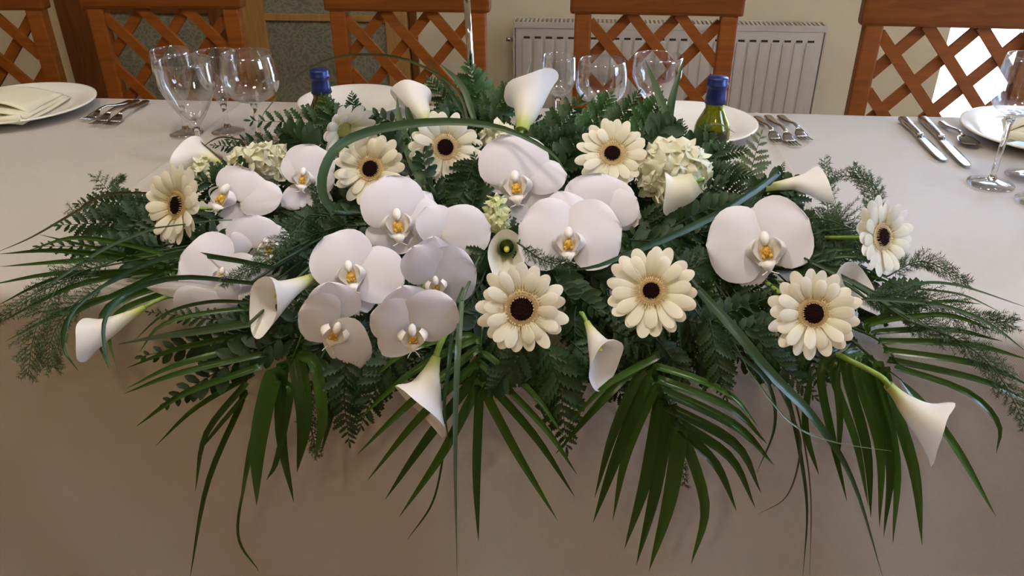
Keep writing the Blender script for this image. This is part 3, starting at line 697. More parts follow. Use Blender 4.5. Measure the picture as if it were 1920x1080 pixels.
orchid('single white orchid on the right, away from the other orchids', 1428, 456, .05, .2, [('s',1422,468,1394,546,64),('s',1440,476,1520,492,34),('s',1425,450,1422,380,84),('p',1432,452,1520,408,138),('p',1426,458,1318,462,142)], (1435,472,58,.15,1), .0)

# ------------------------------------------------------------------ calla lilies
def calla(label, base, mouth, tip, R, stem_end, rb=9, dy=0.0, mat=None, spad=True, lift=0.0, wave=.06, stem_px=8, sp=.5, pw=1.5):
    def q(t): return fp(t[0], t[1], dy + (t[2] if len(t) > 2 else 0))
    Bp, Mo, Tp = q(base), q(mouth), q(tip); s = pxm(Mo)
    th = thing('calla_lily', label, 'calla lily', Bp, 'white calla lilies in the arrangement')
    ax = (Mo-Bp); L = ax.length; ah = ax.normalized(); tv = Tp-Mo; tp_ = tv-ah*tv.dot(ah)
    e1 = tp_.normalized() if tp_.length > 1e-4 else frame(Mo)[0]; e2 = ah.cross(e1)
    Rm, r0 = R*s, rb*s; nu, nt_ = 16, 28; P, A = [], []
    for i in range(nu+1):
        u = i/nu; row, ra = [], []
        for j in range(nt_+1):
            t = 2*PI*j/nt_; cw = (1+math.cos(t))/2; d = e1*math.cos(t)+e2*math.sin(t)
            r = r0 + (Rm-r0)*(u**pw); sm = max(0, (u-.45)/.55); sm = sm*sm*(3-2*sm)
            rim = Tp-(Mo+e1*Rm); w = cw**1.2
            p = Bp + ax*u + d*r + rim*(w*sm)
            back = (1-cw)**1.5
            p += (d*.30*Rm - ah*.22*Rm)*(sm**3)*back + (ah*-.10+d*.10)*Rm*(sm**4)*(1-back)*(1-w)
            p += ah*(wave*Rm*math.sin(3*t+base[0])*sm**2) + d*(wave*.6*Rm*math.sin(5*t+1+base[1])*sm**3)
            row.append(p); ra.append(u)
        P.append(row); A.append(ra)
    o = link('spathe', G().grid(P, A).me('spathe', mat or M_calla), th)
    if spad:
        k = G(); n = 8; k.tube([Bp+ax*(.35+(sp)*i/n) for i in range(n+1)], [.09*Rm+.10*Rm*math.sin(PI*min(1, .15+.85*i/n)) for i in range(n+1)], 8)
        link('spadix', k.me('spadix', M_spadix), th)
    if stem_end is not None:
        E = q(stem_end); pts = crom([Bp+ax*.06, Bp-ah*L*.25, E], 8) if (E-Bp).length > L*.3 else [Bp+ax*.06, E]
        link('stem', G().tube(pts, [r0*1.02]+[stem_px*.5*s]*(len(pts)-1) if len(pts) > 2 else stem_px*.5*s, 8).me('stem', M_stem), th)
        stem_to_foam('stem', E, Vector((0, -.2, 1)), th, stem_px*.45*s)
    return th
calla('small white calla at the back, opening up to the left', (808,240,.02), (774,184,.02), (733,166,.01), 28, (814,262,.03), 12, .02)
calla('white calla with a pointed lip before the middle glasses, highest at the back', (978,246,.02), (996,180,.02), (1046,146,.04), 40, (968,275,.03), 12, .0)
calla('pale calla lying to the left beside the goblet stems', (426,312,.02), (352,276,.02), (318,314,.0), 24, (440,322,.03), 6, .02)
calla('white calla with a green tube, drooping farthest left over the cloth front', (272,576,-.005), (170,632,-.01), (148,676,-.02), 30, (318,556,.01), 6, .0)
calla('white calla below the left orchids, its green tube pointing to the right', (586,521,.005), (502,562,-.02), (482,634,-.005), 34, (600,512,.02), 10, -.01)
calla('white calla hanging at the front centre from a bright green stem', (818,668,.0), (793,748,-.01), (828,817,-.01), 44, (838,620,.015), 9, .0, None, True, 0, .06, 13)
calla('white calla hanging between two front gerberas', (1100,604,.0), (1132,668,-.01), (1122,733,-.01), 33, (1092,590,.01), 6, .0)
calla('long-stemmed white calla hanging lowest at the right', (1665,722,-.01), (1735,794,-.015), (1752,864,-.02), 48, (1574,666,.0), 9, .0, None, True, 0, .10, 11, .5, 2.0)
calla('calla with a yellow-green tube lying right beside the asparagus fern', (1434,352,.0), (1540,336,.0), (1562,376,.0), 21, (1425,356,.02), 7, .0)
calla('white calla with a green throat facing forward above the large gerbera', (950,462,.03), (950,470,.0), (950,536,.0), 30, (950,470,.05), 14, .01, M_callag, True, 0, .04, 8, .7)
calla('cream calla lying against the large hydrangea head', (1306,342,-.028), (1264,366,-.010), (1246,404,.012), 36, (1318,338,.02), 20, .0, M_callac, False, 0, .05, 8, .5, 1.0)
calla('white calla half hidden behind the right-hand front gerbera', (1515,532,.035), (1592,546,.0), (1638,590,-.005), 42, (1505,530,.05), 8, .016)

# ------------------------------------------------------------------ hydrangeas
def floret(mat, seed, pointed=False):
    g = G(); r = random.Random(seed)
    for k in range(4):
        a = PI/2*k+r.uniform(-.15, .15); X = Vector((math.cos(a), math.sin(a), 0)); Y = Vector((-X.y, X.x, 0)); lf = r.uniform(.0, .28)
        P, A = [], []
        for i in range(5):
            t = .5-.5*math.cos(PI*(.12+.88*i/4)); f = math.sin(PI*(.12+.82*t))**1.2 if pointed else max(.04, math.sqrt(max(0, 1-(2*t-1)**2)))*1.25
            P.append([X*t + Y*(.48*f*v) + Vector((0, 0, lf*t*t - .16*v*v*f + .10*t + .05*math.sin(4*v+k))) for v in (-1, -.5, 0, .5, 1)]); A.append([t]*5)
        g.grid(P, A)
    return g.me('floret', mat)
HF = [floret(M_hyd, i) for i in range(4)]; HG = [floret(M_hydg, i, True) for i in range(3)]
def hydrangea(label, px, py, rx, ry, fpx, n, dy, fl, flat=.8):
    c = fp(px, py, dy); s = pxm(c); r, u, t = frame(c)
    th = thing('hydrangea_head', label, 'hydrangea', c, 'pale hydrangea heads in the arrangement'); rg = random.Random(int(px))
    core = G().ball(Matrix.Translation(c-t*.004) @ basis(Vector(), r, t) @ Matrix.Diagonal((rx*s*.8, ry*s*.8, ry*s*flat*.8, 1)), 14, 8)
    link('flower_core', core.me('flower_core', M_stem), th)
    for k in range(n):
        z = 1-(k+.5)/n*1.25; q = math.sqrt(max(0, 1-z*z)); a = 2.39996*k
        d = r*(q*math.cos(a)*rx*s) + u*(q*math.sin(a)*ry*s) + t*(z*ry*s*flat)
        nn = (r*(q*math.cos(a)) + u*(q*math.sin(a)) + t*(z+.1)).normalized(); nn = (nn+Vector((rg.uniform(-.35, .35), rg.uniform(-.35, .35), rg.uniform(-.2, .35)))).normalized()
        sz = fpx*.5*s*rg.uniform(.85, 1.15)
        link('floret', fl[rg.randrange(len(fl))], th, basis(c+d*rg.uniform(.86, 1.0), r*math.cos(k)+u*math.sin(k), nn) @ Matrix.Diagonal((sz, sz, sz, 1)))
    stem_to_foam('stem', c-t*.01, t, th, .003)
hydrangea('large cream hydrangea head right of the upward gerbera', 1264, 326, 60, 56, 60, 44, .03, HF)
hydrangea('pale greenish hydrangea head behind the left orchids', 492, 306, 54, 30, 44, 34, .03, HF)
hydrangea('small yellow-green hydrangea tuft between the orchid groups', 932, 408, 20, 40, 34, 22, .02, HG)
hydrangea('small cream hydrangea head behind the upper centre orchid', 935, 258, 30, 22, 40, 16, .03, HF)
hydrangea('scrap of cream hydrangea behind the left-turned gerbera', 385, 320, 28, 24, 30, 14, .05, HF)

# ------------------------------------------------------------------ blades: grass and palm leaflets
def ribbon(pts, W, prof, fold_=.16, tw=0.0, ntw=0.0, n=16, flat=None):
    c = crom(pts, n); P, A = [], []
    for i, p in enumerate(c):
        t = i/n; d = (c[min(i+1, n)]-c[max(i-1, 0)]).normalized(); to = (CAM-p).normalized(); s = d.cross(to)
        s = s.normalized() if s.length > 1e-4 else RGT.copy(); m = s.cross(d); ang = tw+ntw*t
        s2 = s*math.cos(ang)+m*math.sin(ang); m2 = m*math.cos(ang)-s*math.sin(ang); h = W/2*prof(t)+.00015
        P.append([p-s2*h+m2*(fold_*h), p-s2*h*.5+m2*(fold_*h*.35), p-m2*(fold_*h*.4), p+s2*h*.5+m2*(fold_*h*.35), p+s2*h+m2*(fold_*h)]); A.append([t]*5)
    return P, A
def lance(t): return min(1, (t/.16)**.6 if t > 0 else 0)*(1 if t < .55 else max(0, 1-((t-.55)/.45)**1.7))
def blade_pr(t): return (.75+.25*min(1, t/.2))*(1 if t < .45 else max(.0, 1-((t-.45)/.55)**1.6))
def P3(pts, off, spread=0.0):
    k = len(pts)-1
    return [at(x, y, ydep(y)+off+spread*i/max(1, k)) for i, (x, y) in enumerate(pts)]
def grass(label, pts, wpx, off=0.0, mat=0, spread=0.0, group=None, ds=None, tw=.2, ntw=.5, tuck=True):
    q = [at(x, y, ds[i] if ds else ydep(y)+off+spread*i/max(1, len(pts)-1)) for i, (x, y) in enumerate(pts)]
    W = wpx*pxm(q[len(q)//2]); th = thing('grass_blade', label, 'grass blade', q[0], group or 'long grass blades arching out of the arrangement')
    P, A = ribbon(q, W, blade_pr, .22, tw, ntw, 24)
    b = link('blade', G().grid(P, A).me('blade', M_grass[mat]), th)
    e = foam_near(q[0]); link('blade_foot', G().tube([q[0]+(q[1]-q[0])*.04, q[0].lerp(e, .5)+Vector((0, 0, .004)), e], [W*.3, W*.22, .0008], 5).me('blade_foot', M_grass[mat]), th)
    return th
def frond(label, rach, leaflets, off, mat=0, rw=6):
    q = P3(rach, off+.012); s = pxm(q[0])
    th = thing('palm_frond', label, 'palm frond', q[0], 'feathery palm fronds spreading from the arrangement')
    rg = random.Random(int(rach[0][0]))
    c = crom(q, 10); link('rachis', G().tube(c, [rw*.5*s*(1-.6*i/10) for i in range(11)], 6).me('rachis', M_palm[0]), th)
    for pts, W in leaflets:
        o = off+rg.uniform(-.012, .004); k = len(pts)-1
        qq = [at(x, y, ydep(y)+o+(.012 if i == 0 else 0)) for i, (x, y) in enumerate(pts)]
        j = min(range(11), key=lambda i: (c[i]-qq[0]).length); d = (qq[0]-c[j])
        if d.length > .004: qq = [c[j]+d*.05] + qq if d.length < .05 else qq
        P, A = ribbon(qq, W*pxm(qq[-1])*1.12, lance, .30, rg.uniform(-.45, .45), rg.uniform(-.3, .3), 14)
        link('leaflet', G().grid(P, A).me('leaflet', M_palm[mat if rg.random() < .7 else 1-mat]), th)
    stem_to_foam('stem', q[0], Vector((0, 0, 1)), th, .002, M_palm[0])
    return th
frond('palm frond sweeping far left over the table edge with tips off the picture', [(345,505),(250,512),(150,520)],
 [([(340,482),(160,488),(0,500)],10),([(300,495),(120,470),(0,476)],9),([(300,520),(120,512),(-20,534)],9),([(310,535),(150,572),(10,640)],10),([(325,500),(215,552),(133,590),(118,650),(148,697)],9),([(335,528),(245,556),(185,602),(172,650)],10),([(325,540),(235,576),(203,620),(219,693)],10),([(310,508),(150,532),(0,604)],10),([(280,505),(110,520),(-10,575)],8),([(345,530),(255,548),(196,580),(186,640),(205,692)],8),([(300,475),(150,445),(52,470)],8),([(310,500),(200,470),(75,440)],7)], .0)
frond('palm frond below the left calla, leaflets pointing left', [(560,590),(500,650),(450,735)],
 [([(520,600),(350,622),(222,645)],10),([(510,622),(345,650),(237,690)],11),([(500,645),(340,682),(238,728)],11),([(490,665),(335,700),(233,738)],10),([(480,690),(345,738),(255,800)],11),([(465,705),(365,765),(292,836)],10),([(455,725),(385,815),(366,922)],10),([(450,760),(388,910),(356,1085)],8),([(500,580),(380,588),(300,612),(262,660)],8),([(460,740),(410,800),(370,850)],7)], -.005)
frond('palm frond hanging below the lower left orchids with broad straight leaflets', [(575,600),(545,680),(500,760)],
 [([(500,735),(470,840),(449,952)],13),([(510,710),(484,830),(481,948)],27),([(530,690),(528,820),(551,942)],18),([(556,670),(572,780),(557,886)],28),([(590,680),(606,780),(590,862)],20),([(612,690),(622,760),(602,850)],14),([(470,850),(446,1000),(486,1072)],4),([(545,740),(520,860),(500,900)],10)], .0)
frond('palm frond fanned straight down at the centre below the large gerbera', [(905,610),(900,670),(898,735)],
 [([(880,640),(770,700),(668,790)],12),([(885,662),(770,755),(670,852)],13),([(888,685),(780,790),(688,902)],13),([(892,705),(795,830),(722,937)],15),([(896,725),(830,850),(748,970)],15),([(860,630),(760,660),(690,720)],10),([(898,735),(893,890),(897,1015)],14),([(905,728),(970,850),(1046,977)],14),([(908,710),(1005,820),(1078,932)],13),([(912,690),(1020,800),(1082,890)],11),([(915,668),(1000,740),(1060,822)],11),([(836,830),(812,940),(764,1012)],3)], .0, 1)
frond('palm frond hanging right of centre under the front gerbera, its tips lowest there', [(1215,650),(1240,730),(1280,818)],
 [([(1190,690),(1120,760),(1041,852)],14),([(1200,700),(1150,810),(1115,933)],16),([(1212,715),(1155,860),(1112,980)],18),([(1225,735),(1175,850),(1149,975)],15),([(1240,755),(1212,900),(1171,1029)],22),([(1255,775),(1228,930),(1193,1060)],21),([(1275,808),(1255,940),(1217,1070)],23),([(1282,818),(1322,950),(1296,1058)],16),([(1285,812),(1345,875),(1381,958)],15),([(1275,795),(1370,860),(1416,952)],16),([(1265,770),(1380,835),(1427,925)],17),([(1252,738),(1380,800),(1451,872)],17),([(1245,715),(1370,765),(1438,832)],14),([(1240,690),(1360,735),(1422,800)],13),([(1230,670),(1140,720),(1060,800)],11)], .0)
frond('palm frond behind the long calla, leaflets hanging down at the right', [(1600,640),(1640,675),(1690,712)],
 [([(1540,690),(1560,820),(1588,940)],12),([(1560,690),(1605,830),(1628,948)],12),([(1585,685),(1625,840),(1633,970)],15),([(1605,690),(1650,840),(1649,988)],15),([(1625,690),(1668,860),(1657,1006)],15),([(1645,700),(1682,870),(1674,1020)],15),([(1660,712),(1714,880),(1729,1022)],17),([(1688,712),(1780,822),(1867,968)],13),([(1520,700),(1510,800),(1535,890)],10),([(1570,690),(1575,790),(1570,880)],10)], .0, 1)
frond('palm frond reaching right past the long calla with curved drooping tips', [(1590,610),(1650,640),(1690,690)],
 [([(1685,690),(1813,735),(1872,795),(1868,850)],10),([(1675,676),(1835,712),(1935,756)],11),([(1670,658),(1835,683),(1940,728)],11),([(1662,640),(1813,645),(1935,676)],11),([(1650,622),(1780,618),(1880,640)],10),([(1640,605),(1770,590),(1868,622)],9),([(1630,600),(1760,565),(1840,570)],7)], .005)
frond('small palm frond pointing right behind the single orchid', [(1440,505),(1520,500),(1590,510)],
 [([(1500,500),(1590,480),(1690,500)],8),([(1500,505),(1600,505),(1700,545)],8),([(1480,500),(1560,470),(1640,470)],8),([(1500,512),(1580,530),(1660,590)],8)], .03)

GB = grass
GB('wide grey-green grass blade looping around the gerberas and over to the centre orchid', [(628,400),(606,365),(608,318),(640,270),(720,240),(840,228),(945,242),(1030,284),(1066,330)], 17, -.055, 0, 0, None, None, .1, .2)
GB('thin grass blade making the high arch above the left bottle', [(880,240),(862,178),(818,138),(740,106),(640,105),(560,140),(500,205),(486,232)], 5, .03, 2)
GB('thick dark grass blade slanting across the front from the lying calla to the largest orchid', [(1462,322),(1436,342),(1404,364),(1348,399),(1262,441),(1180,475),(1110,501),(1036,506)], 15, -.03, 0, 0, None, None, .55, -.2)
GB('long dark grass blade running down right from the single orchid to the bottom edge', [(1306,540),(1380,622),(1450,706),(1530,790),(1600,905),(1656,1085)], 19, -.02, 0)
GB('straight grass blade hanging vertically at the centre to the bottom edge', [(866,560),(857,680),(853,850),(857,1086)], 11, -.02, 1)
GB('grass blade hanging beside the vertical one, behind the bright calla stem', [(852,575),(842,680),(833,760),(842,835)], 8, -.012, 0)
GB('pale straight grass blade running from the left gerbera down to the left edge', [(292,426),(200,464),(100,528),(-8,594)], 6, -.02, 1)
GB('thin grass blade curving over the left fern to the left edge', [(300,362),(200,365),(140,398),(60,444),(-8,474)], 5, .01, 2)
GB('grass blade arching over the left orchid and down past the drooping calla', [(512,502),(430,486),(335,477),(233,513),(140,580),(118,660)], 10, -.03, 0)
GB('grass blade crossing low over the left orchids and curling round the drooping calla', [(475,531),(340,520),(240,548),(196,600),(200,672),(218,692)], 10, -.03, 0)
GB('grass blade leaving the left calla and dipping to a fine point on the left', [(470,566),(390,566),(310,588),(250,640)], 7, -.02, 0)
GB('shiny grass blade lying below the lower left orchid', [(470,608),(370,622),(290,632),(222,646)], 12, -.02, 1)
GB('broad upright grass blade between the gerberas, the left of the pair', [(795,350),(770,290),(750,225),(744,182)], 19, .03, 1)
GB('broad upright grass blade between the gerberas, the right of the pair', [(806,350),(790,285),(768,220),(760,190)], 20, .03, 0)
GB('grass blade rising behind the small calla to a point', [(880,236),(850,180),(800,108)], 9, .05, 0)
GB('grass blade pointing up beside the lamp pole', [(890,225),(866,160),(824,118)], 12, .045, 1)
GB('grass tip pointing up left of the pointed calla', [(970,240),(984,170),(996,116)], 11, .06, 1)
GB('upright grass blade crossing the right glass, leaning left', [(1262,280),(1240,190),(1210,112)], 17, .05, 1)
GB('upright grass blade crossing the right glass, leaning right', [(1252,285),(1258,200),(1284,104)], 17, .05, 0)
GB('thin dry grass blade dropping right of centre to the bottom edge', [(1440,640),(1475,740),(1500,850),(1513,960),(1505,1085)], 8, .0, 0)
GB('hair-thin grass blade beside the dry one at the bottom edge', [(1462,660),(1500,790),(1520,930),(1518,1085)], 3, .0, 2)
GB('dark grass blade curling back under the right fern', [(1380,660),(1440,720),(1452,800),(1418,888)], 7, .0, 0)
GB('thin grass blade curving left at the lower right', [(1440,690),(1490,790),(1500,850),(1475,930),(1420,965)], 4, -.01, 2)
GB('hair-thin pale grass blade lying over the right palm leaflets', [(1400,690),(1480,790),(1560,828),(1672,846)], 3, -.03, 1)
GB('long thin grass blade reaching the right edge over the asparagus fern', [(1640,556),(1720,532),(1800,536),(1930,578)], 6, .0, 0)
GB('thin grass blade ending short of the right edge', [(1700,540),(1800,552),(1876,585)], 4, .0, 0)
GB('dark grass blade curving down off the right edge', [(1620,560),(1750,570),(1850,605),(1930,664)], 8, -.01, 0)
GB('dark grass blade running from the single orchid under the right gerberas', [(1520,490),(1600,530),(1680,580),(1790,640)], 8, .0, 0)
GB('thin curved grass blade near the goblet stems on the left', [(440,318),(405,290),(355,248)], 4, .03, 2)
GB('thin grass blade curving over the lying left calla', [(452,262),(410,258),(370,282)], 3, .03, 2)
GB('thin grass blade curving from the bottle beside the fern tip', [(1300,262),(1340,232),(1380,250)], 4, .06, 2)

# ------------------------------------------------------------------ fern fronds
def pinna(kind, seed):
    r = random.Random(seed); n = 6 if kind == 's' else 5; c, up, dn = [], [], []; A = []
    for i in range(2*n+1):
        t = i/(2*n); z = .05*math.sin(PI*t)-.10*t*t
        if kind == 's':
            base = .19*(math.sin(PI*(.10+.86*t))**.75); h = base*(1.18 if i % 2 else .62); sh = .07 if i % 2 else 0
        else:
            h = .25*(math.sin(PI*(.04+.94*t))**.7); sh = 0
        if i == 2*n: h = .004
        c.append(Vector((t, 0, z-.02))); k = r.uniform(.88, 1.1)
        up.append(Vector((min(1, t+sh), h*k, z+.055*h*5*r.uniform(.6, 1.2)))); dn.append(Vector((min(1, t+sh), -h*k, z+.045*h*5*r.uniform(.6, 1.2))))
    return G().grid([dn, c, up], [[i/(2*n)*.6+.4 for i in range(2*n+1)], [.1]*(2*n+1), [i/(2*n)*.6+.4 for i in range(2*n+1)]])
PIN = {(k, m): [pinna(k, i).me('pinna', M) for i in range(3)] for k in 'sr' for m, M in enumerate(M_fern + [M_fernback])}
FG = 'leather fern fronds around the flowers'
def fern(label, pts, wpx, off=0.0, kind='s', mat=0, n=None, spread=0.0, tilt=(0, 0), group=None, cat='fern', taper=1.0, ds=None, jit=.25):
    q = [at(x, y, ds[i] if ds else ydep(y)+off+spread*i/max(1, len(pts)-1)) for i, (x, y) in enumerate(pts)]
    s = pxm(q[len(q)//2]); th = thing('fern_frond', label, cat, q[0], group or FG); rg = random.Random(int(sum(p[0]*3+p[1] for p in pts)))
    L = sum((b-a).length for a, b in zip(q, q[1:])); W = wpx*s
    n = n or max(6, min(15, int(L/(W*.5)*(4.2 if kind == 's' else 4.2))))
    c = crom(q, 12); link('rachis', G().tube(c, [.0011*(1-.7*i/12) for i in range(13)], 5).me('rachis', M_fern[min(mat, 2)]), th)
    for k in range(n):
        t = (k+.6)/n; u = t*12; i = min(int(u), 11); p = c[i].lerp(c[i+1], u-i); d = (c[min(i+2, 12)]-c[max(i-1, 0)]).normalized()
        nv = nrm(p, tilt[0]+rg.uniform(-jit, jit), tilt[1]+rg.uniform(-jit, jit)); sd = nv.cross(d).normalized()
        l = W*.56*(math.sin(PI*(.22+.70*t))**.8)*(1.08-.35*t*taper)
        for sg in (-1, 1):
            x = (d*(.62+.25*t)+sd*sg*(1.0-.25*t)).normalized(); ll = l*rg.uniform(.85, 1.12)
            link('pinna', PIN[(kind, mat)][rg.randrange(3)], th, basis(p+d*(sg*L*.15/n), x, (nv+sd*sg*rg.uniform(-.1, .45)).normalized()) @ Matrix.Diagonal((ll, ll*(1.0 if kind == 's' else .95), ll, 1)))
    p = c[12]; x = (c[12]-c[11]).normalized(); link('pinna', PIN[(kind, mat)][0], th, basis(p, x, nrm(p, *tilt)) @ Matrix.Diagonal((W*.16, W*.16, W*.16, 1)))
    e = foam_near(q[0]); link('stem', G().tube([c[1], q[0].lerp(e, .5), e], .0011, 5).me('stem', M_fern[0]), th)
    return th
# the ones that show singly
fern('broad dark fern frond pointing left below the left bottle, over the hydrangea', [(700,240),(600,232),(470,226)], 84, .085, 's', 1, None, .05)
fern('dark fern frond pointing left just above the pale hydrangea head', [(650,275),(560,266),(432,262)], 70, .07, 's', 0, None, .04)
fern('fern frond under the left goblets reaching toward the lying calla', [(560,290),(470,278),(400,272)], 44, .06, 's', 0, None, .03)
fern('small fern tip standing up against the left bottle', [(668,246),(664,212),(660,176)], 42, .10, 's', 0)
fern('fern frond standing up in front of the blue foil cap on the left', [(640,250),(622,220),(606,182)], 62, .09, 's', 1)
fern('bright fern frond standing up by the lamp pole', [(900,232),(892,180),(880,122)], 84, .07, 's', 2, None, .03)
fern('fern frond leaning right at the foot of the lamp pole', [(905,235),(935,200),(958,164)], 80, .06, 's', 1)
fern('fern frond leaning left behind the small upright calla', [(880,235),(840,196),(806,150)], 64, .08, 's', 1)
fern('dark low fern frond between the small calla and the lamp pole', [(960,252),(900,222),(836,205)], 62, .06, 's', 0)
fern('dark fern frond beside the pointed calla, before the middle glasses', [(1000,290),(1050,240),(1088,186)], 84, .05, 's', 1)
fern('bright fern frond in front of the middle glass, pointing up', [(1080,270),(1118,222),(1146,178)], 72, .06, 's', 2)
fern('fern frond in front of the middle glass, leaning right', [(1120,265),(1165,220),(1196,176)], 64, .06, 's', 1)
fern('fern frond before the lattice chair, left of the upright grass blades', [(1180,270),(1215,225),(1238,180)], 74, .06, 's', 2)
fern('dark fern frond behind the upward gerbera, low on the right', [(1190,300),(1230,262),(1272,234)], 60, .055, 's', 0)
fern('dark fern frond behind the pointed calla, low and flat', [(1000,310),(1040,268),(1100,246)], 70, .05, 's', 0)
fern('fern frond standing in front of the right green bottle', [(1312,320),(1322,280),(1322,232)], 62, .06, 's', 1)
fern('small dark fern tip left of the right green bottle', [(1286,300),(1282,268),(1280,226)], 34, .07, 's', 0)
fern('fern frond pointing right from under the right green bottle', [(1290,312),(1340,290),(1398,282)], 56, .05, 's', 1)
fern('dark fern frond pointing right above the slanting grass blade', [(1300,335),(1350,322),(1408,330)], 56, .04, 's', 0)
fern('pale fern tip with its underside showing, beside the middle forks', [(1402,352),(1412,305),(1427,252)], 62, .05, 's', 3, 8, .02, (0, 0), None, 'fern', .6, None, .08)
fern('small fern leaf standing before the lying right calla', [(1455,352),(1462,330),(1470,306)], 22, .06, 's', 1)
fern('small round-leaved fern sprig between the two gerberas with the arching blade', [(800,336),(794,290),(796,238)], 50, .01, 'r', 0, 8, 0, (0, 0), None, 'fern', .5)
fern('round-leaved fern sprig pointing left behind the upright grass pair', [(770,262),(728,226),(676,214)], 50, .06, 'r', 0, 8)
fern('round-leaved dark fern over the slanting grass blade, right of the hydrangea', [(1250,430),(1320,395),(1410,372)], 70, .02, 'r', 1, 10)
fern('round-leaved dark fern under the slanting grass blade', [(1180,450),(1240,450),(1330,432)], 72, .025, 'r', 0, 9)
fern('round-leaved fern behind the largest orchid on the right', [(1190,455),(1170,470),(1220,400)], 60, .04, 'r', 1, 9)
fern('glossy round-leaved fern pointing right under the single orchid', [(1310,612),(1380,580),(1470,548)], 66, .01, 'r', 0, 10)
fern('glossy round-leaved fern in the dark right of the hanging calla', [(1320,652),(1390,620),(1470,606)], 62, .0, 'r', 0, 10)
fern('dark fern frond hanging left of the long grass blade', [(1330,600),(1345,670),(1362,745)], 76, -.005, 's', 0)
fern('dark fern frond hanging right of the long grass blade', [(1400,610),(1460,680),(1528,745)], 74, .0, 's', 0)
fern('dark fern frond hanging under the slanted gerbera before the palm', [(1235,640),(1262,675),(1288,712)], 70, .02, 's', 0)
fern('fern frond hanging straight down between centre and calla', [(1020,640),(1050,730),(1062,838)], 116, .012, 's', 1)
fern('dark fern frond pointing left of the hanging fern at the centre', [(1000,630),(960,690),(920,736)], 84, .0, 's', 0)
fern('fern frond hanging right under the calla between the gerberas', [(1070,640),(1130,695),(1180,760)], 84, .03, 's', 0)
fern('dark fern frond drooping below the lower right orchid', [(760,640),(710,720),(676,800)], 86, .005, 's', 0)
fern('dark fern frond drooping below the lowest orchid', [(650,650),(645,740),(655,828)], 84, .005, 's', 0)
fern('dark round-leaved fern frond pointing left under the left calla', [(560,600),(420,632),(268,668)], 96, .005, 'r', 0, 13)
fern('second dark round-leaved frond pointing left, below the first one', [(540,628),(420,690),(312,756)], 96, .006, 'r', 0, 12)
fern('dark serrated fern frond under the lowest left orchid', [(480,600),(390,598),(280,585)], 50, .005, 's', 0)
fern('dark fern frond on the left between gerbera and grass blades', [(292,424),(220,418),(112,422)], 92, .045, 's', 0)
fern('dark fern frond on the left flank, just over the table edge', [(300,462),(210,462),(74,462)], 72, .02, 's', 0)
fern('upper dark fern frond on the left flank, beneath the feathery tips', [(292,392),(225,380),(146,382)], 64, .06, 's', 0)
fern('dark fern frond under the orchid in front of the pale hydrangea', [(660,400),(600,405),(520,428)], 66, .02, 's', 1)
fern('dark fern frond above the left orchid of the front group', [(650,420),(590,440),(520,470)], 70, .015, 's', 0)
fern('dark fern frond between the crossed gerbera and the green hydrangea tuft', [(890,300),(872,350),(850,396)], 80, .025, 's', 0)
fern('dark fern frond left of the upper centre orchid', [(880,400),(898,340),(890,292)], 54, .03, 's', 0)
# fill deep between the flowers
rg = random.Random(11)
FILL = [(520,440),(560,455),(610,420),(545,490),(560,540),(540,590),(600,560),(480,600),(700,400),(650,450),(880,470),(900,500),(905,440),(880,560),(885,610),(870,380),(900,360),(1000,500),(1050,530),(1090,560),
        (1110,520),(1180,480),(1080,600),(1250,480),(1300,500),(1320,560),(1290,600),(1230,650),(1180,640),(1350,600),(1400,600),(1420,640),(1460,560),(1500,640),(1540,500),(1580,520),(1600,600),(1640,580),(1560,460),(1600,540),
        (1680,560),(1040,340),(1060,300),(1000,280),(1220,420),(1320,360),(1280,440),(1350,380),(1400,400),(1540,440),(380,420),(300,440),(260,470),(340,460),(280,500),(230,440),(700,660),(600,650),(820,640),(1000,680),(1100,680),
        (930,640),(1450,690),(760,300),(730,270),(840,240),(900,260),(560,270),(1240,250),(1330,300),(1000,250),(440,330),(640,300),(410,350),(1520,680),(1560,640)]
FILL += [(1130,590),(1150,635),(1185,680),(1330,690),(1300,650),(1250,690),(1010,700),(930,690),(860,680),(800,690),(720,690),(620,700),(580,660),(1420,690),(1560,650),(1180,600),(1360,640),(1390,560),(540,640),(500,630)]
for gy in range(300, 690, 62):
    for gx in range(330, 1640, 88):
        x, y = gx+rg.uniform(-26, 26)+(44 if (gy//62) % 2 else 0), gy+rg.uniform(-18, 18)
        if ((x-965)/650)**2 + ((y-470)/225)**2 < 1: FILL.append((x, y))
for k, (x, y) in enumerate(FILL):
    cx, cy = 960, 440; a = math.atan2((y-cy)*1.6, x-cx) + rg.uniform(-.6, .6); l = rg.uniform(62, 92)
    x0, y0, x1, y1 = x-.5*l*math.cos(a), y-.5*l*math.sin(a), x+.5*l*math.cos(a), y+.5*l*math.sin(a)
    fern('dark leather fern frond half hidden deep between the white blooms', [(x0, y0), ((x0+x1)/2+rg.uniform(-8, 8), (y0+y1)/2+rg.uniform(-6, 2)), (x1, y1)], rg.uniform(70, 96),
         rg.uniform(.030, .045) + (.02 if k > 75 else 0), 's' if rg.random() < .7 else 'r', 0, 7, 0, (rg.uniform(-.4, .4), rg.uniform(-.2, .5)), 'dark fern fronds filling between the flowers')

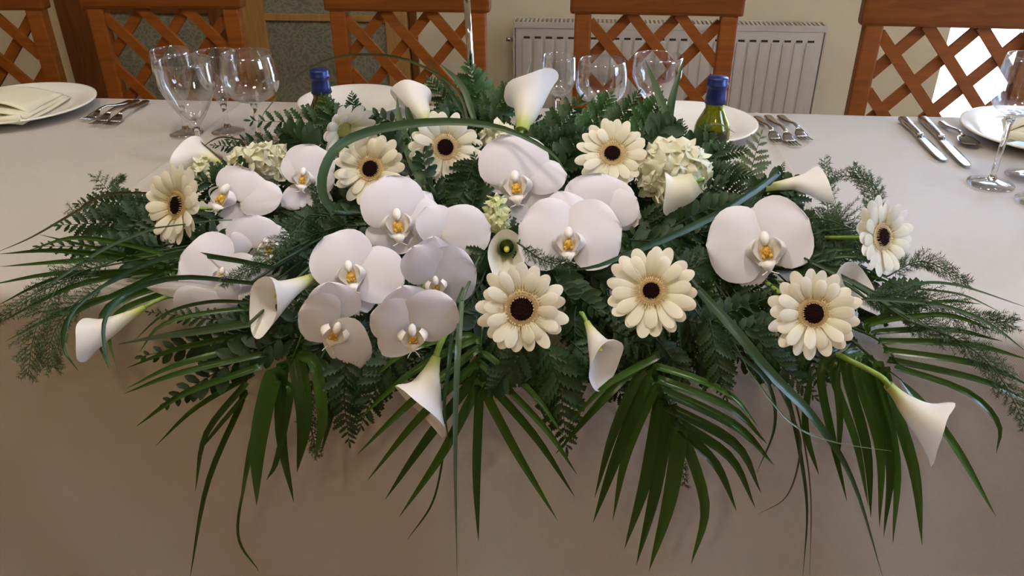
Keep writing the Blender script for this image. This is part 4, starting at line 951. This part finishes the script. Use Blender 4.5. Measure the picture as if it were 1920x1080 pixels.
# ------------------------------------------------------------------ asparagus fern plumes
def plume(label, pts, wpx, off=0.0, dens=1.0, ds=None, droop=0.0, den2=1.0):
    q = [at(x, y, ds[i] if ds else ydep(y)+off) for i, (x, y) in enumerate(pts)]; s = pxm(q[len(q)//2]); W = wpx*s
    th = thing('asparagus_fern', label, 'asparagus fern', q[0], 'feathery asparagus fern sprays'); rg = random.Random(int(pts[0][0]+pts[-1][1]*5))
    c = crom(q, 20); L = sum((b-a).length for a, b in zip(c, c[1:]))
    link('stem', G().tube(c, [.0011*(1-.6*i/20) for i in range(21)], 5).me('stem', M_asp), th)
    g = G(); nb = int(36*dens)
    def needle(p, d, l, wd):
        sd = d.cross(Vector((rg.uniform(-1, 1), rg.uniform(-1, 1), rg.uniform(-1, 1)))).normalized()*wd
        g.add([p-sd, p+sd, p+d*l], [(0, 1, 2)], [.2, .2, 1])
    for k in range(nb):
        t = .12+.88*(k+rg.random()*.6)/nb; u = min(19.99, t*20); i = int(u); p = c[i].lerp(c[i+1], u-i); d = (c[min(i+2, 20)]-c[max(i-1, 0)]).normalized()
        nv = nrm(p, rg.uniform(-.5, .5), rg.uniform(-.5, .5)); sd = nv.cross(d).normalized()*(1 if k % 2 else -1)
        bl = W*.5*(math.sin(PI*(.18+.74*t))**.7)*rg.uniform(.7, 1.15); x = (d*.9+sd*.9).normalized(); bp = [p + x*bl*v + d*(bl*.22*v*v) + Vector((0, 0, -droop*bl*v*v)) for v in (0, .33, .66, 1)]
        g.tube(bp, [.0005, .0004, .0003, .0001], 3, False); m = max(6, int(18*den2*bl/.03))
        for j in range(m):
            v = .12+.88*j/m; e = v*3; h = min(int(e), 2); o = bp[h].lerp(bp[h+1], e-h); bd = (bp[h+1]-bp[h]).normalized()
            for sg in (-1, 1):
                n2 = (bd*.8+nv.cross(bd)*sg*.8+nv*rg.uniform(-.6, .6)).normalized(); needle(o, n2, rg.uniform(.0035, .0065)*(1.35-.5*v), .00055)
    o = link('needles', g.me('needles', M_asp, False), th); o['kind'] = 'stuff'
    e = foam_near(q[0]); link('stem', G().tube([q[0]+(q[1]-q[0])*.05, q[0].lerp(e, .5), e], .0011, 5).me('stem', M_asp), th)
    return th
plume('asparagus fern spray at the upper left with tips standing over the tablecloth', [(296,400),(240,392),(178,330)], 74, .04)
plume('asparagus fern spray lying left above the grass blades', [(292,424),(220,408),(128,392)], 76, .035)
plume('asparagus fern tip curling up at the upper left', [(300,380),(240,372),(216,348),(232,331)], 26, .05)
plume('asparagus fern spray drooping far left over the table edge', [(240,490),(130,520),(70,610),(52,705)], 96, -.01, 1.5)
plume('asparagus fern spray reaching to the left edge of the picture', [(240,480),(110,530),(-5,600)], 66, .0, 1.2)
plume('asparagus fern spray drooping left beneath the grass blades', [(230,520),(140,570),(95,640),(100,690)], 80, -.005, 1.3)
plume('asparagus fern spray lying over the left orchid', [(580,400),(545,440),(480,500)], 70, -.03, .9)
plume('tiny asparagus fern sprig on the lower left orchid', [(500,490),(470,505),(418,530)], 46, -.03, .8)
plume('small asparagus fern sprig before the orchid beside the curved blade', [(600,400),(592,372),(586,345)], 22, -.01, .7)
plume('tall asparagus fern spray behind the single orchid', [(1570,470),(1552,390),(1546,296)], 62, .03, 1.2)
plume('asparagus fern spray curving up before the right flank gerbera', [(1630,440),(1636,370),(1600,312)], 64, .03, 1.2)
plume('asparagus fern spray arching above the right flank gerbera', [(1650,440),(1642,350),(1580,330),(1545,345)], 40, .035)
plume('asparagus fern spray lying over the edge of the single orchid', [(1600,430),(1540,410),(1488,412)], 50, -.02)
plume('dense asparagus fern spray between the single orchid and the right flank gerbera', [(1530,440),(1580,420),(1620,480)], 100, .02, 1.6)
plume('asparagus fern spray reaching right beyond the right flank gerbera', [(1660,520),(1730,490),(1816,532)], 56, .02, 1.2)
plume('asparagus fern spray drooping toward the right end of the table edge', [(1640,550),(1740,560),(1830,600),(1900,606)], 86, .0, 1.5)
plume('asparagus fern spray hanging off the table edge at the far right', [(1700,600),(1800,640),(1870,700),(1925,800)], 80, -.01, 1.5)
plume('asparagus fern spray right below the right flank gerbera', [(1600,560),(1680,570),(1770,640)], 90, .0, 1.5)
plume('tiny asparagus fern tuft at the lower edge of the largest orchid', [(970,455),(1020,488),(1070,498)], 42, -.03, .8)
plume('single asparagus fern tip between the two big petals of the largest orchid', [(1082,425),(1080,405),(1078,384)], 10, -.02, .5)
plume('faint asparagus fern spray hanging behind the left palm leaflets', [(590,690),(580,780),(596,856)], 60, .01, 1.0)
plume('faint asparagus fern spray hanging behind the right-of-centre palm', [(1240,680),(1265,800),(1285,912)], 46, .015, 1.0)
